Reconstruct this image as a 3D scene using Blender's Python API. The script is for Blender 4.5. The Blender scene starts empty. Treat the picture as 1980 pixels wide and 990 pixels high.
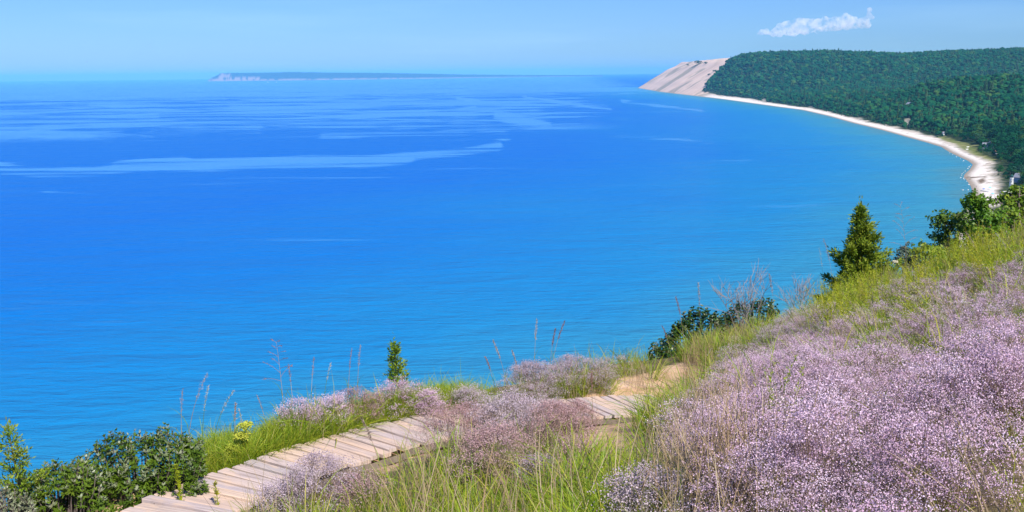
"""Dune bluff above a blue lake: boardwalk, flowering slope, far beach, wooded ridge and bare sand bluff."""
SUN_E = 4.8
SKY_K = 0.082
SKY_TINT = (0.36, 0.60, 1.10)
HAZE_D = 3.0e-5
HAZE_C = (0.20, 0.62, 0.98)
HAZE_G = -0.1
WATER = [(.06, .20, .25), (.030, .212, .325), (.008, .175, .40), (.002, .135, .43), (.000, .110, .445)]
WAVE = 3.0
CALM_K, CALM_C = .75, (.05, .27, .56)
EXPO = 0.62
CLOUD_D = 0.021
import bpy, math, random
import numpy as np
from mathutils import Matrix, Vector

random.seed(7)
RNG = np.random.default_rng(11)
S = bpy.context.scene
COL = S.collection
rad = math.radians

# ------------------------------------------------------------------ camera
F = 1902.0            # focal length in pixels of the 1980 px wide photograph
HC = 120.0            # eye above the lake
PITCH = math.atan((495 - 142.0) / F)
ROLL = -0.01138
cam_d = bpy.data.cameras.new("camera")
cam = bpy.data.objects.new("camera", cam_d)
COL.objects.link(cam)
M3 = Matrix.Rotation(math.pi / 2 - PITCH, 3, 'X') @ Matrix.Rotation(ROLL, 3, 'Z')
cam.matrix_world = Matrix.Translation((0, 0, HC)) @ M3.to_4x4()
cam_d.sensor_width = 36
cam_d.lens = 36 * F / 1980
cam_d.clip_start = 0.1
cam_d.clip_end = 200000
S.camera = cam
MC = np.array(M3)
EYE = np.array([0, 0, HC])


def ray(px, py):
    v = np.stack([(np.asarray(px, float) - 990) / F, -(np.asarray(py, float) - 495) / F,
                  -np.ones_like(np.asarray(px, float))], -1)
    d = v @ MC.T
    return d / d[..., 1:2]


def at_y(px, py, Y):
    return EYE + ray(px, py) * np.asarray(Y, float)[..., None]


def at_z(px, py, z=0.0):
    d = ray(px, py)
    return EYE + d * ((z - HC) / d[..., 2])[..., None]


def pix(P):
    q = (np.asarray(P, float) - EYE) @ MC
    w = np.where(q[..., 2] < -1e-3, -q[..., 2], np.nan)
    return 990 + F * q[..., 0] / w, 495 - F * q[..., 1] / w


# ------------------------------------------------------------------ numbers
def sstep(a, b, x):
    t = np.clip((np.asarray(x, float) - a) / (b - a), 0, 1)
    return t * t * (3 - 2 * t)


def _h(i, j, s):
    v = np.sin(i * 127.1 + j * 311.7 + s * 74.7) * 43758.5453
    return v - np.floor(v)


def vnoise(x, y, s=0):
    i, j = np.floor(x), np.floor(y)
    u, v = x - i, y - j
    u, v = u * u * (3 - 2 * u), v * v * (3 - 2 * v)
    return ((_h(i, j, s) * (1 - u) + _h(i + 1, j, s) * u) * (1 - v)
            + (_h(i, j + 1, s) * (1 - u) + _h(i + 1, j + 1, s) * u) * v)


def fbm(x, y, s=0, o=4):
    a, t, n = .5, 0, 0
    for k in range(o):
        t = t + a * vnoise(x * 2 ** k, y * 2 ** k, s + k * 3)
        n += a
        a *= .5
    return t / n


def in_poly(px, py, poly):
    px, py = np.asarray(px, float), np.asarray(py, float)
    r = np.zeros(px.shape, bool)
    n = len(poly)
    for k in range(n):
        (x0, y0), (x1, y1) = poly[k], poly[(k + 1) % n]
        if y0 == y1:
            continue
        r ^= ((y0 > py) != (y1 > py)) & (px < (x1 - x0) * (py - y0) / (y1 - y0) + x0)
    return r


def polyline_dist(px, py, pts, sy=1.0):
    best = np.full(np.shape(px), 1e9)
    for (x0, y0), (x1, y1) in zip(pts[:-1], pts[1:]):
        dx, dy = x1 - x0, (y1 - y0) * sy
        t = np.clip(((px - x0) * dx + (py - y0) * sy * dy) / (dx * dx + dy * dy + 1e-9), 0, 1)
        best = np.minimum(best, np.hypot(px - x0 - t * dx, (py - y0) * sy - t * dy))
    return best


# ------------------------------------------------------------------ mesh building
class Geo:
    def __init__(s):
        s.V, s.L, s.N, s.I, s.n = [], [], [], [], 0
        s.A = []

    def add(s, V, Fc, m=0, a=None):
        V = np.asarray(V, float).reshape(-1, 3)
        Fc = np.asarray(Fc, int)
        s.V.append(V)
        s.L.append((Fc + s.n).ravel())
        s.N.append(np.full(len(Fc), Fc.shape[1]))
        s.I.append(np.full(len(Fc), m))
        s.A.append(np.zeros(len(V)) if a is None else np.broadcast_to(np.asarray(a, float), (len(V),)))
        s.n += len(V)

    def mesh(s, name, mats, smooth=False, attrs=None, a_name=None):
        me = bpy.data.meshes.new(name)
        V = np.concatenate(s.V)
        L = np.concatenate(s.L)
        N = np.concatenate(s.N)
        me.vertices.add(len(V))
        me.vertices.foreach_set('co', V.ravel())
        me.loops.add(len(L))
        me.loops.foreach_set('vertex_index', L)
        me.polygons.add(len(N))
        st = np.concatenate([[0], np.cumsum(N)[:-1]])
        me.polygons.foreach_set('loop_start', st)
        me.polygons.foreach_set('loop_total', N)
        for m in (mats if isinstance(mats, (list, tuple)) else [mats]):
            me.materials.append(m)
        me.polygons.foreach_set('material_index', np.concatenate(s.I))
        me.polygons.foreach_set('use_smooth', np.full(len(N), smooth))
        if a_name:
            attrs = dict(attrs or {})
            attrs[a_name] = np.concatenate(s.A)
        for k, v in (attrs or {}).items():
            v = np.asarray(v, float)
            if v.ndim == 1:
                me.attributes.new(k, 'FLOAT', 'POINT').data.foreach_set('value', v)
            else:
                me.attributes.new(k, 'FLOAT_VECTOR', 'POINT').data.foreach_set('vector', v.ravel())
        me.update(calc_edges=True)
        me.validate()
        return me

    # --- shapes
    def box(s, c, size, rz=0.0, m=0, tilt=None, a=None):
        x, y, z = np.array(size) / 2
        P = np.array([[-x, -y, -z], [x, -y, -z], [x, y, -z], [-x, y, -z],
                      [-x, -y, z], [x, -y, z], [x, y, z], [-x, y, z]])
        R = np.array(Matrix.Rotation(rz, 3, 'Z'))
        if tilt is not None:
            R = R @ np.array(tilt)
        s.add(P @ R.T + np.array(c), [[0, 3, 2, 1], [4, 5, 6, 7], [0, 1, 5, 4], [1, 2, 6, 5], [2, 3, 7, 6], [3, 0, 4, 7]], m, a)

    def tube(s, pts, radii, n=5, m=0, cap=True):
        pts = np.asarray(pts, float)
        radii = np.broadcast_to(np.asarray(radii, float), (len(pts),))
        tg = np.gradient(pts, axis=0)
        tg /= np.linalg.norm(tg, axis=1)[:, None] + 1e-9
        up = np.array([0.31, 0.17, 0.93])
        if abs(tg[0] @ up) > .9:
            up = np.array([1, 0.1, 0.05])
        u = np.cross(tg, up)
        u /= np.linalg.norm(u, axis=1)[:, None] + 1e-9
        v = np.cross(tg, u)
        an = np.linspace(0, 2 * np.pi, n, endpoint=False)
        ring = (u[:, None] * np.cos(an)[None, :, None] + v[:, None] * np.sin(an)[None, :, None]) * radii[:, None, None]
        V = (pts[:, None] + ring).reshape(-1, 3)
        k = len(pts)
        i = np.arange(k - 1)[:, None] * n
        j = np.arange(n)[None]
        j2 = (j + 1) % n
        Fc = np.stack([i + j, i + j2, i + n + j2, i + n + j], -1).reshape(-1, 4)
        s.add(V, Fc, m)
        if cap:
            s.add(V[-n:], [list(range(n))], m)

    def ribbon(s, pts, widths, side, m=0, a=None):
        pts = np.asarray(pts, float)
        side = np.asarray(side, float)
        w = np.broadcast_to(np.asarray(widths, float), (len(pts),))[:, None] / 2
        V = np.concatenate([pts - side * w, pts + side * w])
        k = len(pts)
        i = np.arange(k - 1)
        s.add(V, np.stack([i, i + 1, k + i + 1, k + i], -1), m, a)

    def leaves(s, C, D, N, ln, wd, m=0, a=None, fat=.45):
        """one four-cornered leaf per row: root C, direction D, face normal N"""
        C, D, N = map(lambda q: np.asarray(q, float), (C, D, N))
        D = D / (np.linalg.norm(D, axis=1)[:, None] + 1e-9)
        W = np.cross(D, N)
        W /= np.linalg.norm(W, axis=1)[:, None] + 1e-9
        ln = np.broadcast_to(ln, (len(C),))[:, None]
        wd = np.broadcast_to(wd, (len(C),))[:, None] / 2
        n = len(C)
        V = np.stack([C, C + D * ln * fat + W * wd, C + D * ln, C + D * ln * fat - W * wd], 1).reshape(-1, 3)
        Fc = np.arange(4 * n).reshape(n, 4)
        s.add(V, Fc, m, None if a is None else np.repeat(a, 4))

    def sphere(s, c, r, m=0, nu=8, nv=6):
        r = np.broadcast_to(np.asarray(r, float), (3,))
        th = np.linspace(0.02, np.pi - .02, nv)
        ph = np.linspace(0, 2 * np.pi, nu, endpoint=False)
        V = np.stack([np.sin(th)[:, None] * np.cos(ph), np.sin(th)[:, None] * np.sin(ph),
                      np.cos(th)[:, None] * np.ones(nu)], -1).reshape(-1, 3) * r + np.array(c)
        i = np.arange(nv - 1)[:, None] * nu
        j = np.arange(nu)[None]
        j2 = (j + 1) % nu
        s.add(V, np.stack([i + j, i + nu + j, i + nu + j2, i + j2], -1).reshape(-1, 4), m)


def rdir(n, up=0.0):
    v = RNG.normal(size=(n, 3))
    v /= np.linalg.norm(v, axis=1)[:, None]
    v[:, 2] += up
    return v / np.linalg.norm(v, axis=1)[:, None]


def link(o, parent=None, label=None, cat=None, group=None, kind=None):
    COL.objects.link(o)
    if parent:
        o.parent = parent
    if label:
        o['label'] = label
    if cat:
        o['category'] = cat
    if group:
        o['group'] = group
    if kind:
        o['kind'] = kind
    return o


def obj(name, me, parent=None, loc=None, rz=0.0, sc=None, **k):
    o = bpy.data.objects.new(name, me)
    if loc is not None:
        o.location = tuple(loc)
    o.rotation_euler = (0, 0, rz)
    if sc is not None:
        o.scale = (sc,) * 3 if np.isscalar(sc) else tuple(sc)
    return link(o, parent, **k)


def thing(name, label, cat, loc, rz=0.0, group=None, sc=None):
    return obj(name, None, None, loc, rz, sc, label=label, cat=cat, group=group)


# ------------------------------------------------------------------ materials
class NT:
    """small helper round a shader node tree"""
    def __init__(s, name):
        s.mat = bpy.data.materials.new(name)
        s.mat.use_nodes = True
        s.t = s.mat.node_tree
        s.out = s.t.nodes['Material Output']
        s.b = s.t.nodes['Principled BSDF']

    def n(s, kind, _in=None, **k):
        nd = s.t.nodes.new('ShaderNode' + kind)
        for a, v in k.items():
            setattr(nd, a, v)
        for a, v in (_in or {}).items():
            s.set(nd.inputs[a], v)
        return nd

    def set(s, sock, v):
        if isinstance(v, bpy.types.NodeSocket):
            s.t.links.new(v, sock)
        elif isinstance(v, bpy.types.Node):
            s.t.links.new(v.outputs[0], sock)
        else:
            if hasattr(sock.default_value, '__len__') and len(sock.default_value) == 4 and len(v) == 3:
                v = (*v, 1)
            sock.default_value = v

    def noise(s, scale, vec=None, detail=3, rough=.55, dist=0.0, w=None):
        nd = s.n('TexNoise', {'Scale': scale, 'Detail': detail, 'Roughness': rough, 'Distortion': dist})
        if vec is not None:
            s.set(nd.inputs['Vector'], vec)
        return nd.outputs['Fac']

    def ramp(s, fac, stops, interp='LINEAR'):
        nd = s.n('ValToRGB')
        nd.color_ramp.interpolation = interp
        e = nd.color_ramp.elements
        while len(e) < len(stops):
            e.new(.5)
        for el, (p, c) in zip(e, stops):
            el.position = p
            el.color = (*c, 1) if len(c) == 3 else c
        s.set(nd.inputs[0], fac)
        return nd.outputs[0]

    def math(s, op, a, b=0.0, clamp=False):
        nd = s.n('Math', operation=op, use_clamp=clamp)
        s.set(nd.inputs[0], a)
        s.set(nd.inputs[1], b)
        return nd.outputs[0]

    def mix(s, f, a, b, blend='MIX'):
        nd = s.n('Mix', data_type='RGBA', blend_type=blend)
        s.set(nd.inputs[0], f)
        s.set(nd.inputs[6], a)
        s.set(nd.inputs[7], b)
        return nd.outputs[2]

    def step(s, x, a, b):
        nd = s.n('MapRange', interpolation_type='SMOOTHSTEP')
        s.set(nd.inputs[0], x)
        s.set(nd.inputs[1], a)
        s.set(nd.inputs[2], b)
        return nd.outputs[0]

    def attr(s, name):
        return s.n('Attribute', attribute_name=name)

    def pos(s):
        return s.n('NewGeometry').outputs['Position']

    def mapping(s, vec, scale=(1, 1, 1), rot=(0, 0, 0), loc=(0, 0, 0)):
        nd = s.n('Mapping')
        s.set(nd.inputs['Vector'], vec)
        nd.inputs['Scale'].default_value = scale
        nd.inputs['Rotation'].default_value = rot
        nd.inputs['Location'].default_value = loc
        return nd.outputs[0]

    def bump(s, h, strength=.5, dist=.1):
        nd = s.n('Bump', {'Strength': strength, 'Distance': dist})
        s.set(nd.inputs['Height'], h)
        return nd.outputs[0]


def leaf_mat(name, stops, rough=.55, trans=.35, spec=.25, noise_scale=None, tone=0.0):
    """foliage: colour differs from plant to plant, some light passes through the leaf"""
    t = NT(name)
    r = t.n('ObjectInfo').outputs['Random']
    if noise_scale:
        g = t.noise(noise_scale, t.pos(), 2)
        r = t.math('ADD', t.math('MULTIPLY', r, .5), t.math('MULTIPLY', t.step(g, .3, .7), .5))
    if tone:
        r = t.math('ADD', t.math('MULTIPLY', r, 1 - tone), t.math('MULTIPLY', t.attr('tone').outputs['Fac'], tone))
    c = t.ramp(r, stops)
    t.set(t.b.inputs['Base Color'], c)
    t.b.inputs['Roughness'].default_value = rough
    t.b.inputs['Specular IOR Level'].default_value = spec
    if trans:
        tr = t.n('BsdfTranslucent')
        t.set(tr.inputs[0], c)
        mx = t.n('MixShader', {0: trans})
        t.set(mx.inputs[1], t.b.outputs[0])
        t.set(mx.inputs[2], tr.outputs[0])
        t.set(t.out.inputs[0], mx.outputs[0])
    return t.mat


def plain(name, c, rough=.7, var=.15, scale=6, spec=.3, metal=0.0):
    t = NT(name)
    tc = t.n('TexCoord').outputs['Object']
    n = t.noise(scale, tc, 4)
    lo = tuple(max(0, x * (1 - var)) for x in c)
    hi = tuple(min(1, x * (1 + var)) for x in c)
    t.set(t.b.inputs['Base Color'], t.ramp(n, [(.3, lo), (.7, hi)]))
    t.b.inputs['Roughness'].default_value = rough
    t.b.inputs['Specular IOR Level'].default_value = spec
    t.b.inputs['Metallic'].default_value = metal
    return t.mat


def scatter(name, protos, P, rot, scl, idx, label=None, cat=None):
    """ONE stuff object: the points of its mesh carry copies of the prototype meshes"""
    me = bpy.data.meshes.new(name)
    me.vertices.add(len(P))
    me.vertices.foreach_set('co', np.asarray(P, float).ravel())
    me.attributes.new('rot', 'FLOAT_VECTOR', 'POINT').data.foreach_set('vector', np.asarray(rot, float).ravel())
    me.attributes.new('scl', 'FLOAT_VECTOR', 'POINT').data.foreach_set('vector', np.asarray(scl, float).ravel())
    me.attributes.new('idx', 'INT', 'POINT').data.foreach_set('value', np.asarray(idx, int))
    ng = bpy.data.node_groups.new(name, 'GeometryNodeTree')
    ng.interface.new_socket('Geometry', in_out='INPUT', socket_type='NodeSocketGeometry')
    ng.interface.new_socket('Geometry', in_out='OUTPUT', socket_type='NodeSocketGeometry')
    gi, go = ng.nodes.new('NodeGroupInput'), ng.nodes.new('NodeGroupOutput')
    jn = ng.nodes.new('GeometryNodeJoinGeometry')
    for m in protos:
        po = bpy.data.objects.new(name + '_piece', m)
        oi = ng.nodes.new('GeometryNodeObjectInfo')
        oi.inputs['Object'].default_value = po
        oi.inputs['As Instance'].default_value = True
        ng.links.new(oi.outputs['Geometry'], jn.inputs[0])
    ip = ng.nodes.new('GeometryNodeInstanceOnPoints')
    ip.inputs['Pick Instance'].default_value = True

    def na(a, ty):
        nd = ng.nodes.new('GeometryNodeInputNamedAttribute')
        nd.data_type = ty
        nd.inputs['Name'].default_value = a
        return [o for o in nd.outputs if o.enabled and o.name == 'Attribute'][0]
    ng.links.new(gi.outputs[0], ip.inputs['Points'])
    ng.links.new(jn.outputs[0], ip.inputs['Instance'])
    ng.links.new(na('idx', 'INT'), ip.inputs['Instance Index'])
    ng.links.new(na('rot', 'FLOAT_VECTOR'), ip.inputs['Rotation'])
    ng.links.new(na('scl', 'FLOAT_VECTOR'), ip.inputs['Scale'])
    ng.links.new(ip.outputs[0], go.inputs[0])
    o = obj(name, me, label=label, cat=cat, kind='stuff')
    md = o.modifiers.new('scatter', 'NODES')
    md.node_group = ng
    return o

# ================================================================== light, sky
SUN_EL, SUN_AZ = rad(47), rad(152)        # clockwise from the view direction
sun_d = bpy.data.lights.new("sun", 'SUN')
sun_d.energy = SUN_E
sun_d.angle = rad(0.53)
sun_d.color = (1.0, 0.955, 0.89)
sun = obj("sun", sun_d)
to_sun = Vector((math.sin(SUN_AZ) * math.cos(SUN_EL), math.cos(SUN_AZ) * math.cos(SUN_EL), math.sin(SUN_EL)))
sun.rotation_euler = to_sun.to_track_quat('Z', 'Y').to_euler()

W = bpy.data.worlds.new("World")
S.world = W
W.use_nodes = True
wt = W.node_tree
bg = wt.nodes['Background']
sky = wt.nodes.new('ShaderNodeTexSky')
sky.sky_type = 'NISHITA'
sky.sun_disc = False
sky.sun_elevation = SUN_EL
sky.sun_rotation = SUN_AZ
sky.altitude = 0
sky.air_density = 1.0
sky.dust_density = 0.25
sky.ozone_density = 2.0
tint = wt.nodes.new('ShaderNodeMix')
tint.data_type, tint.blend_type = 'RGBA', 'MULTIPLY'
tint.inputs[0].default_value = 1
tint.inputs[7].default_value = (*SKY_TINT, 1)
wt.links.new(sky.outputs[0], tint.inputs[6])
# faint high veil of cloud, a little denser low over the lake
geo = wt.nodes.new('ShaderNodeTexCoord')
mp = wt.nodes.new('ShaderNodeMapping')
mp.inputs['Scale'].default_value = (2.2, 2.2, 26)
wt.links.new(geo.outputs['Generated'], mp.inputs[0])
nz = wt.nodes.new('ShaderNodeTexNoise')
nz.inputs['Scale'].default_value = 1.6
nz.inputs['Detail'].default_value = 6
wt.links.new(mp.outputs[0], nz.inputs['Vector'])
rp = wt.nodes.new('ShaderNodeMapRange')
rp.inputs[1].default_value, rp.inputs[2].default_value = .52, .8
rp.inputs[3].default_value, rp.inputs[4].default_value = 0, .16
wt.links.new(nz.outputs[0], rp.inputs[0])
veil = wt.nodes.new('ShaderNodeMix')
veil.data_type = 'RGBA'
veil.inputs[7].default_value = (5.5, 8.0, 9.5, 1)
wt.links.new(rp.outputs[0], veil.inputs[0])
wt.links.new(tint.outputs[2], veil.inputs[6])
wt.links.new(veil.outputs[2], bg.inputs[0])
bg.inputs[1].default_value = SKY_K

# the air between here and the far shore
hz = bpy.data.materials.new("haze")
hz.use_nodes = True
ht = hz.node_tree
ht.nodes.remove(ht.nodes['Principled BSDF'])
pv = ht.nodes.new('ShaderNodeVolumePrincipled')
pv.inputs['Color'].default_value = (*HAZE_C, 1)
pv.inputs['Density'].default_value = HAZE_D
pv.inputs['Anisotropy'].default_value = HAZE_G
ht.links.new(pv.outputs[0], ht.nodes['Material Output'].inputs['Volume'])
g = Geo()
g.box((0, 30000, 155), (126000, 66000, 350))
obj("haze", g.mesh("haze", hz), kind='stuff', label='pale blue summer haze over the lake and the far shore')

# ================================================================== shoreline
shore_px = [(1232, 170), (1280, 178), (1340, 185), (1400, 192), (1450, 199), (1500, 206), (1550, 212.5), (1600, 224),
            (1650, 238), (1700, 250), (1750, 264), (1790, 275), (1820, 284), (1834, 293), (1852, 302), (1872, 311),
            (1881, 318), (1875, 328), (1866, 336), (1863, 342), (1870, 350), (1877, 360), (1881, 372), (1883, 385), (1862, 406)]
sh = at_z(*np.array(shore_px).T, 0.0)
ys, xs = sh[:, 1], sh[:, 0]
o_ = np.argsort(ys)
ys, xs = ys[o_], xs[o_]
ys = np.concatenate([[-1500, -300, 0, 150, 300, 500, 700], ys, [7700, 8000, 9000, 12000, 16000]])
xs = np.concatenate([[-600, -300, -215, -120, 40, 210, 320], xs, [1060, 1250, 2100, 5000, 9000]])
XC = lambda y: np.interp(y, ys, xs)
inner_px = [(1340, 182), (1400, 188), (1455, 191), (1478, 197), (1550, 207), (1600, 216), (1650, 228), (1700, 240), (1750, 251),
            (1800, 263), (1840, 279), (1870, 293), (1890, 302), (1915, 318), (1928, 330), (1934, 345), (1938, 360), (1945, 380)]
inn = at_z(*np.array(inner_px).T, 2.0)
wb_ = np.maximum(inn[:, 0] - XC(inn[:, 1]), 8)
o_ = np.argsort(inn[:, 1])
WB = lambda y: np.interp(y, np.concatenate([[300], inn[o_, 1]]), np.concatenate([[20], wb_[o_]]))


def land_z(x, y):
    t = x - XC(y)
    wb = WB(y)
    z = np.where(t < 0, np.maximum(t * .07, -6), 2.4 * np.clip(t / wb, 0, 1) ** .8)
    u = np.maximum(t - wb, 0)
    z = z + 6 * sstep(0, 60, u) + 10 * sstep(60, 700, u)
    n = fbm(x / 420, y / 420, 3) - .5
    z = z + sstep(40, 400, u) * (34 * n + 10 * (fbm(x / 130, y / 130, 8) - .5))
    # low wooded hills behind the beach
    for hx, hy, sx, sy, hh in ((1230, 2650, 330, 420, 60), (1700, 2500, 420, 420, 34), (1120, 3500, 260, 420, 14), (960, 1750, 160, 260, 12),
                               (1500, 1700, 340, 300, 26)):
        z = z + hh * np.exp(-((x - hx) / sx) ** 2 - ((y - hy) / sy) ** 2) * sstep(30, 350, u)
    # the long ridge; its lake end is the bare sand bluff
    rp_ = 990 + F * x / 5400
    tree = 25 * sstep(1405, 1440, rp_)
    ry = np.interp(rp_, [1200, 1300, 1345, 1400, 1425, 1450, 1500, 1570, 1610, 1680, 1740, 1800, 1860, 1920, 1980, 2100, 2400],
                   [123, 121, 119, 113, 107, 101, 99.5, 98, 98, 101.5, 103, 100, 97, 97, 92.5, 90, 90])
    top = 120 + (142 - .01138 * (rp_ - 990) - ry) * 5400 / F - tree
    top = top + 7 * (fbm(x / 260, y / 260, 15) - .5) - 6 * sstep(6000, 7400, y)
    w = sstep(4250 - .10 * (x - 1000), 5420 - .10 * (x - 1000), y + 190 * (fbm(x / 300, y / 600, 21) - .5))
    sc = np.clip((t - 6) / 330, 0, 1)
    sc = sc * (1.12 - .12 * sc)
    gul = (fbm(y / 70, t / 900, 31) - .5)
    z = z + w * np.maximum(top - z, 0) * np.clip(sc + .10 * gul * np.sin(np.clip(sc, 0, 1) * np.pi), 0, 1)
    return z


PIT = [(1755, 235, 9), (1478, 194, 5), (1568, 209, 5), (1662, 231, 6)]
MEADOW = [(1812, 266), (1830, 262), (1850, 273), (1872, 276), (1890, 282), (1893, 296), (1905, 300), (1925, 306), (1918, 318), (1895, 306), (1870, 296), (1845, 283)]
CLEAR = [(1908, 281, 15, 9), (1925, 294, 12, 4), (1957, 357, 22, 22), (1866, 241, 6, 3), (1758, 208, 6, 4), (1808, 240, 5, 4), (1826, 259, 5, 3)]


def dune_edge(x, y):
    """below zero where the lake end of the ridge is bare sand"""
    t = x - XC(y)
    return 4960 + 120 * (fbm(t / 60, y / 200, 44) - .5) + 1.85 * np.clip(t, 0, 400) + 6 * np.maximum(t - 430, 0) - y


yy = [-1500.0]
while yy[-1] < 15000:
    d = max(abs(yy[-1]), 300)
    yy.append(yy[-1] + np.clip(d * .009, 5, 45))
yy = np.array(yy)
tt = [-400, -200, -90, -40, -18, -8, -3, 0]
while tt[-1] < 6500:
    tt.append(tt[-1] + np.clip(4 + tt[-1] * .035, 4, 60))
tt = np.array(tt, float)
Yg, Tg = np.meshgrid(yy, tt, indexing='ij')
Xg = XC(Yg) + Tg
Zg = land_z(Xg, Yg)
Vl = np.stack([Xg, Yg, Zg], -1)
lpx, lpy = pix(Vl)
lpx, lpy = np.nan_to_num(lpx, nan=-9e3), np.nan_to_num(lpy, nan=-9e3)
sand = sstep(6, -6, Tg - WB(Yg) - 30 * (fbm(Xg / 25, Yg / 50, 9) - .5))
sand = np.maximum(sand, (dune_edge(Xg, Yg) < 40) * (Tg < 700) * 1.0)
for a, b, r in PIT:
    sand = np.maximum(sand, .5 * sstep(1.25, .7, np.hypot(lpx - a, (lpy - b) * 1.3) / r) * (Yg > 600) * (Yg < 4500) * (Tg < 320))
mead = in_poly(lpx, lpy, MEADOW) * (Yg < 2600) * (Yg > 600)
wet = sstep(12, 1, Tg) * (Tg > -12)
creek = np.maximum(sstep(1.6, .6, polyline_dist(lpx, lpy, [(1867, 343), (1885, 343), (1898, 341), (1908, 343)])),
                   np.maximum(sstep(1.2, .7, np.hypot((lpx - 1898) / 7, (lpy - 350) / 5)), 0)) * (Yg > 700) * (Yg < 1500)
g = Geo()
nY, nT = Yg.shape
i = np.arange(nY - 1)[:, None] * nT
j = np.arange(nT - 1)[None]
g.add(Vl.reshape(-1, 3), np.stack([i + j, i + j + 1, i + nT + j + 1, i + nT + j], -1).reshape(-1, 4))
t = NT("far_shore_ground")
p = t.pos()
n1 = t.noise(.02, p, 6, .6)
n2 = t.noise(.25, p, 4, .6)
# streaks run straight down the bare slope (down the slope is along x here)
st = t.noise(1.0, t.mapping(p, (.0030, .0085, .0), (0, 0, -.10)), 7, .68, .5)
st2 = t.noise(1.0, t.mapping(p, (.0032, .0042, .0), (0, 0, .25), (3, 5, 0)), 6, .62, .8)
duney = t.step(t.n('SeparateXYZ', {0: p}).outputs['Y'], 4600, 4900)
beach_c = t.ramp(n2, [(.3, (.62, .55, .48)), (.7, (.76, .70, .63))])
dune_c = t.mix(t.math('MULTIPLY', t.step(st, .45, .68), .62), (.71, .52, .40), (.45, .31, .225))
dune_c = t.mix(t.math('MULTIPLY', t.step(st2, .52, .60), .65), dune_c, (.20, .20, .13))
beach_c = t.mix(t.math('MULTIPLY', t.step(t.math('ADD', t.noise(.06, p, 5, .65), t.math('MULTIPLY', t.attr('back').outputs['Fac'], .22)), .60, .72), .7), beach_c, (.36, .30, .22))
sandc = t.mix(duney, beach_c, dune_c)
sandc = t.mix(t.attr('wet').outputs['Fac'], sandc, (.26, .21, .16))
sandc = t.mix(t.attr('creek').outputs['Fac'], sandc, (.17, .125, .085))
soil = t.ramp(n1, [(.3, (.018, .035, .012)), (.7, (.04, .06, .02))])
grs = t.ramp(t.noise(.09, p, 4), [(.35, (.10, .14, .03)), (.55, (.19, .19, .06)), (.72, (.36, .30, .18))])
c = t.mix(t.attr('mead').outputs['Fac'], soil, grs)
c = t.mix(t.attr('sand').outputs['Fac'], c, sandc)
t.set(t.b.inputs['Base Color'], c)
t.b.inputs['Roughness'].default_value = .9
t.b.inputs['Specular IOR Level'].default_value = .1
t.set(t.b.inputs['Normal'], t.bump(t.math('ADD', n2, t.math('MULTIPLY', st, duney)), .6, 1.5))
obj("terrain", g.mesh("terrain", t.mat, True, dict(sand=sand.ravel(), mead=mead.ravel() * 1.0, wet=wet.ravel(), creek=creek.ravel(), back=(sstep(.35, 1.0, Tg / WB(Yg))).ravel())),
    kind='structure', label='far shore with a white beach, a bare sand bluff and wooded hills')

# ================================================================== the lake
rr = np.geomspace(90, 60000, 430)
aa = np.concatenate([np.linspace(-180, -40, 24, endpoint=False), np.linspace(-40, 40, 330), np.linspace(40, 180, 24, endpoint=False)[1:]])
Rg, Ag = np.meshgrid(rr, np.radians(aa), indexing='ij')
Xw, Yw = Rg * np.sin(Ag), Rg * np.cos(Ag)
wpx, wpy = pix(np.stack([Xw, Yw, np.zeros_like(Xw)], -1))
wpx, wpy = np.nan_to_num(wpx, nan=-9e4), np.nan_to_num(wpy, nan=9e4)
# distance from the shore makes the depth of the water
sx = np.concatenate([XC(np.arange(-1200, 8000, 40.0))])
sy = np.arange(-1200, 8000, 40.0)
dsh = np.full(Xw.shape, 1e9)
for a, b in zip(sx, sy):
    dsh = np.minimum(dsh, np.hypot(Xw - a, Yw - b))
depth = dsh * (1 + .5 * (fbm(Xw / 300, Yw / 300, 71) - .5))
# calm slicks: a few long ones lie where wind and current have drawn them
slick = np.zeros(Xw.shape)
wob = 5 * (fbm(Xw / 160, Yw / 500, 81) - .5) * 2
for pts, hw, k in (
        ([(-40, 322), (60, 331), (180, 331), (260, 322), (400, 318), (560, 315), (700, 313), (790, 305)], 12, .85), ([(780, 303), (900, 292), (965, 283)], 9, .75),
        ([(220, 316), (300, 308), (360, 304)], 6, .8),
        ([(-40, 240), (80, 240), (200, 232), (300, 226)], 12, .7), ([(360, 243), (500, 248)], 10, .6),
        ([(620, 262), (760, 258), (900, 258)], 6, .55), ([(880, 236), (945, 246), (975, 262)], 13, .55),         ([(960, 222), (1010, 232), (1060, 241)], 9, 1.0), ([(1180, 260), (1290, 268), (1380, 279)], 3.2, .6),
        ([(450, 205), (560, 212), (700, 200), (800, 195)], 7, .8), ([(880, 190), (930, 196), (920, 206), (880, 212)], 3, 1.0),
        ([(1010, 186), (1100, 200), (1180, 210)], 3, 1.0), ([(1200, 196), (1300, 206), (1360, 214)], 2.5, .8),
        ([(1260, 350), (1370, 330), (1450, 300), (1440, 260)], 14, .18), ([(40, 262), (200, 268)], 2.5, .5), ([(90, 372), (200, 376)], 3, .4)):
    dd = polyline_dist(wpx, wpy + wob, pts, 1.0)
    slick = np.maximum(slick, k * sstep(hw * 1.5, hw * .5, dd))
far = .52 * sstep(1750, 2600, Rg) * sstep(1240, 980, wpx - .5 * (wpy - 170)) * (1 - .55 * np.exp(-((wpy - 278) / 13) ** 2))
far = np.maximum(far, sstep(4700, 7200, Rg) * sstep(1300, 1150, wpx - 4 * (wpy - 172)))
g = Geo()
nr, na_ = Rg.shape
i = np.arange(nr - 1)[:, None] * na_
j = np.arange(na_)[None]
j2 = (j + 1) % na_
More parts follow.
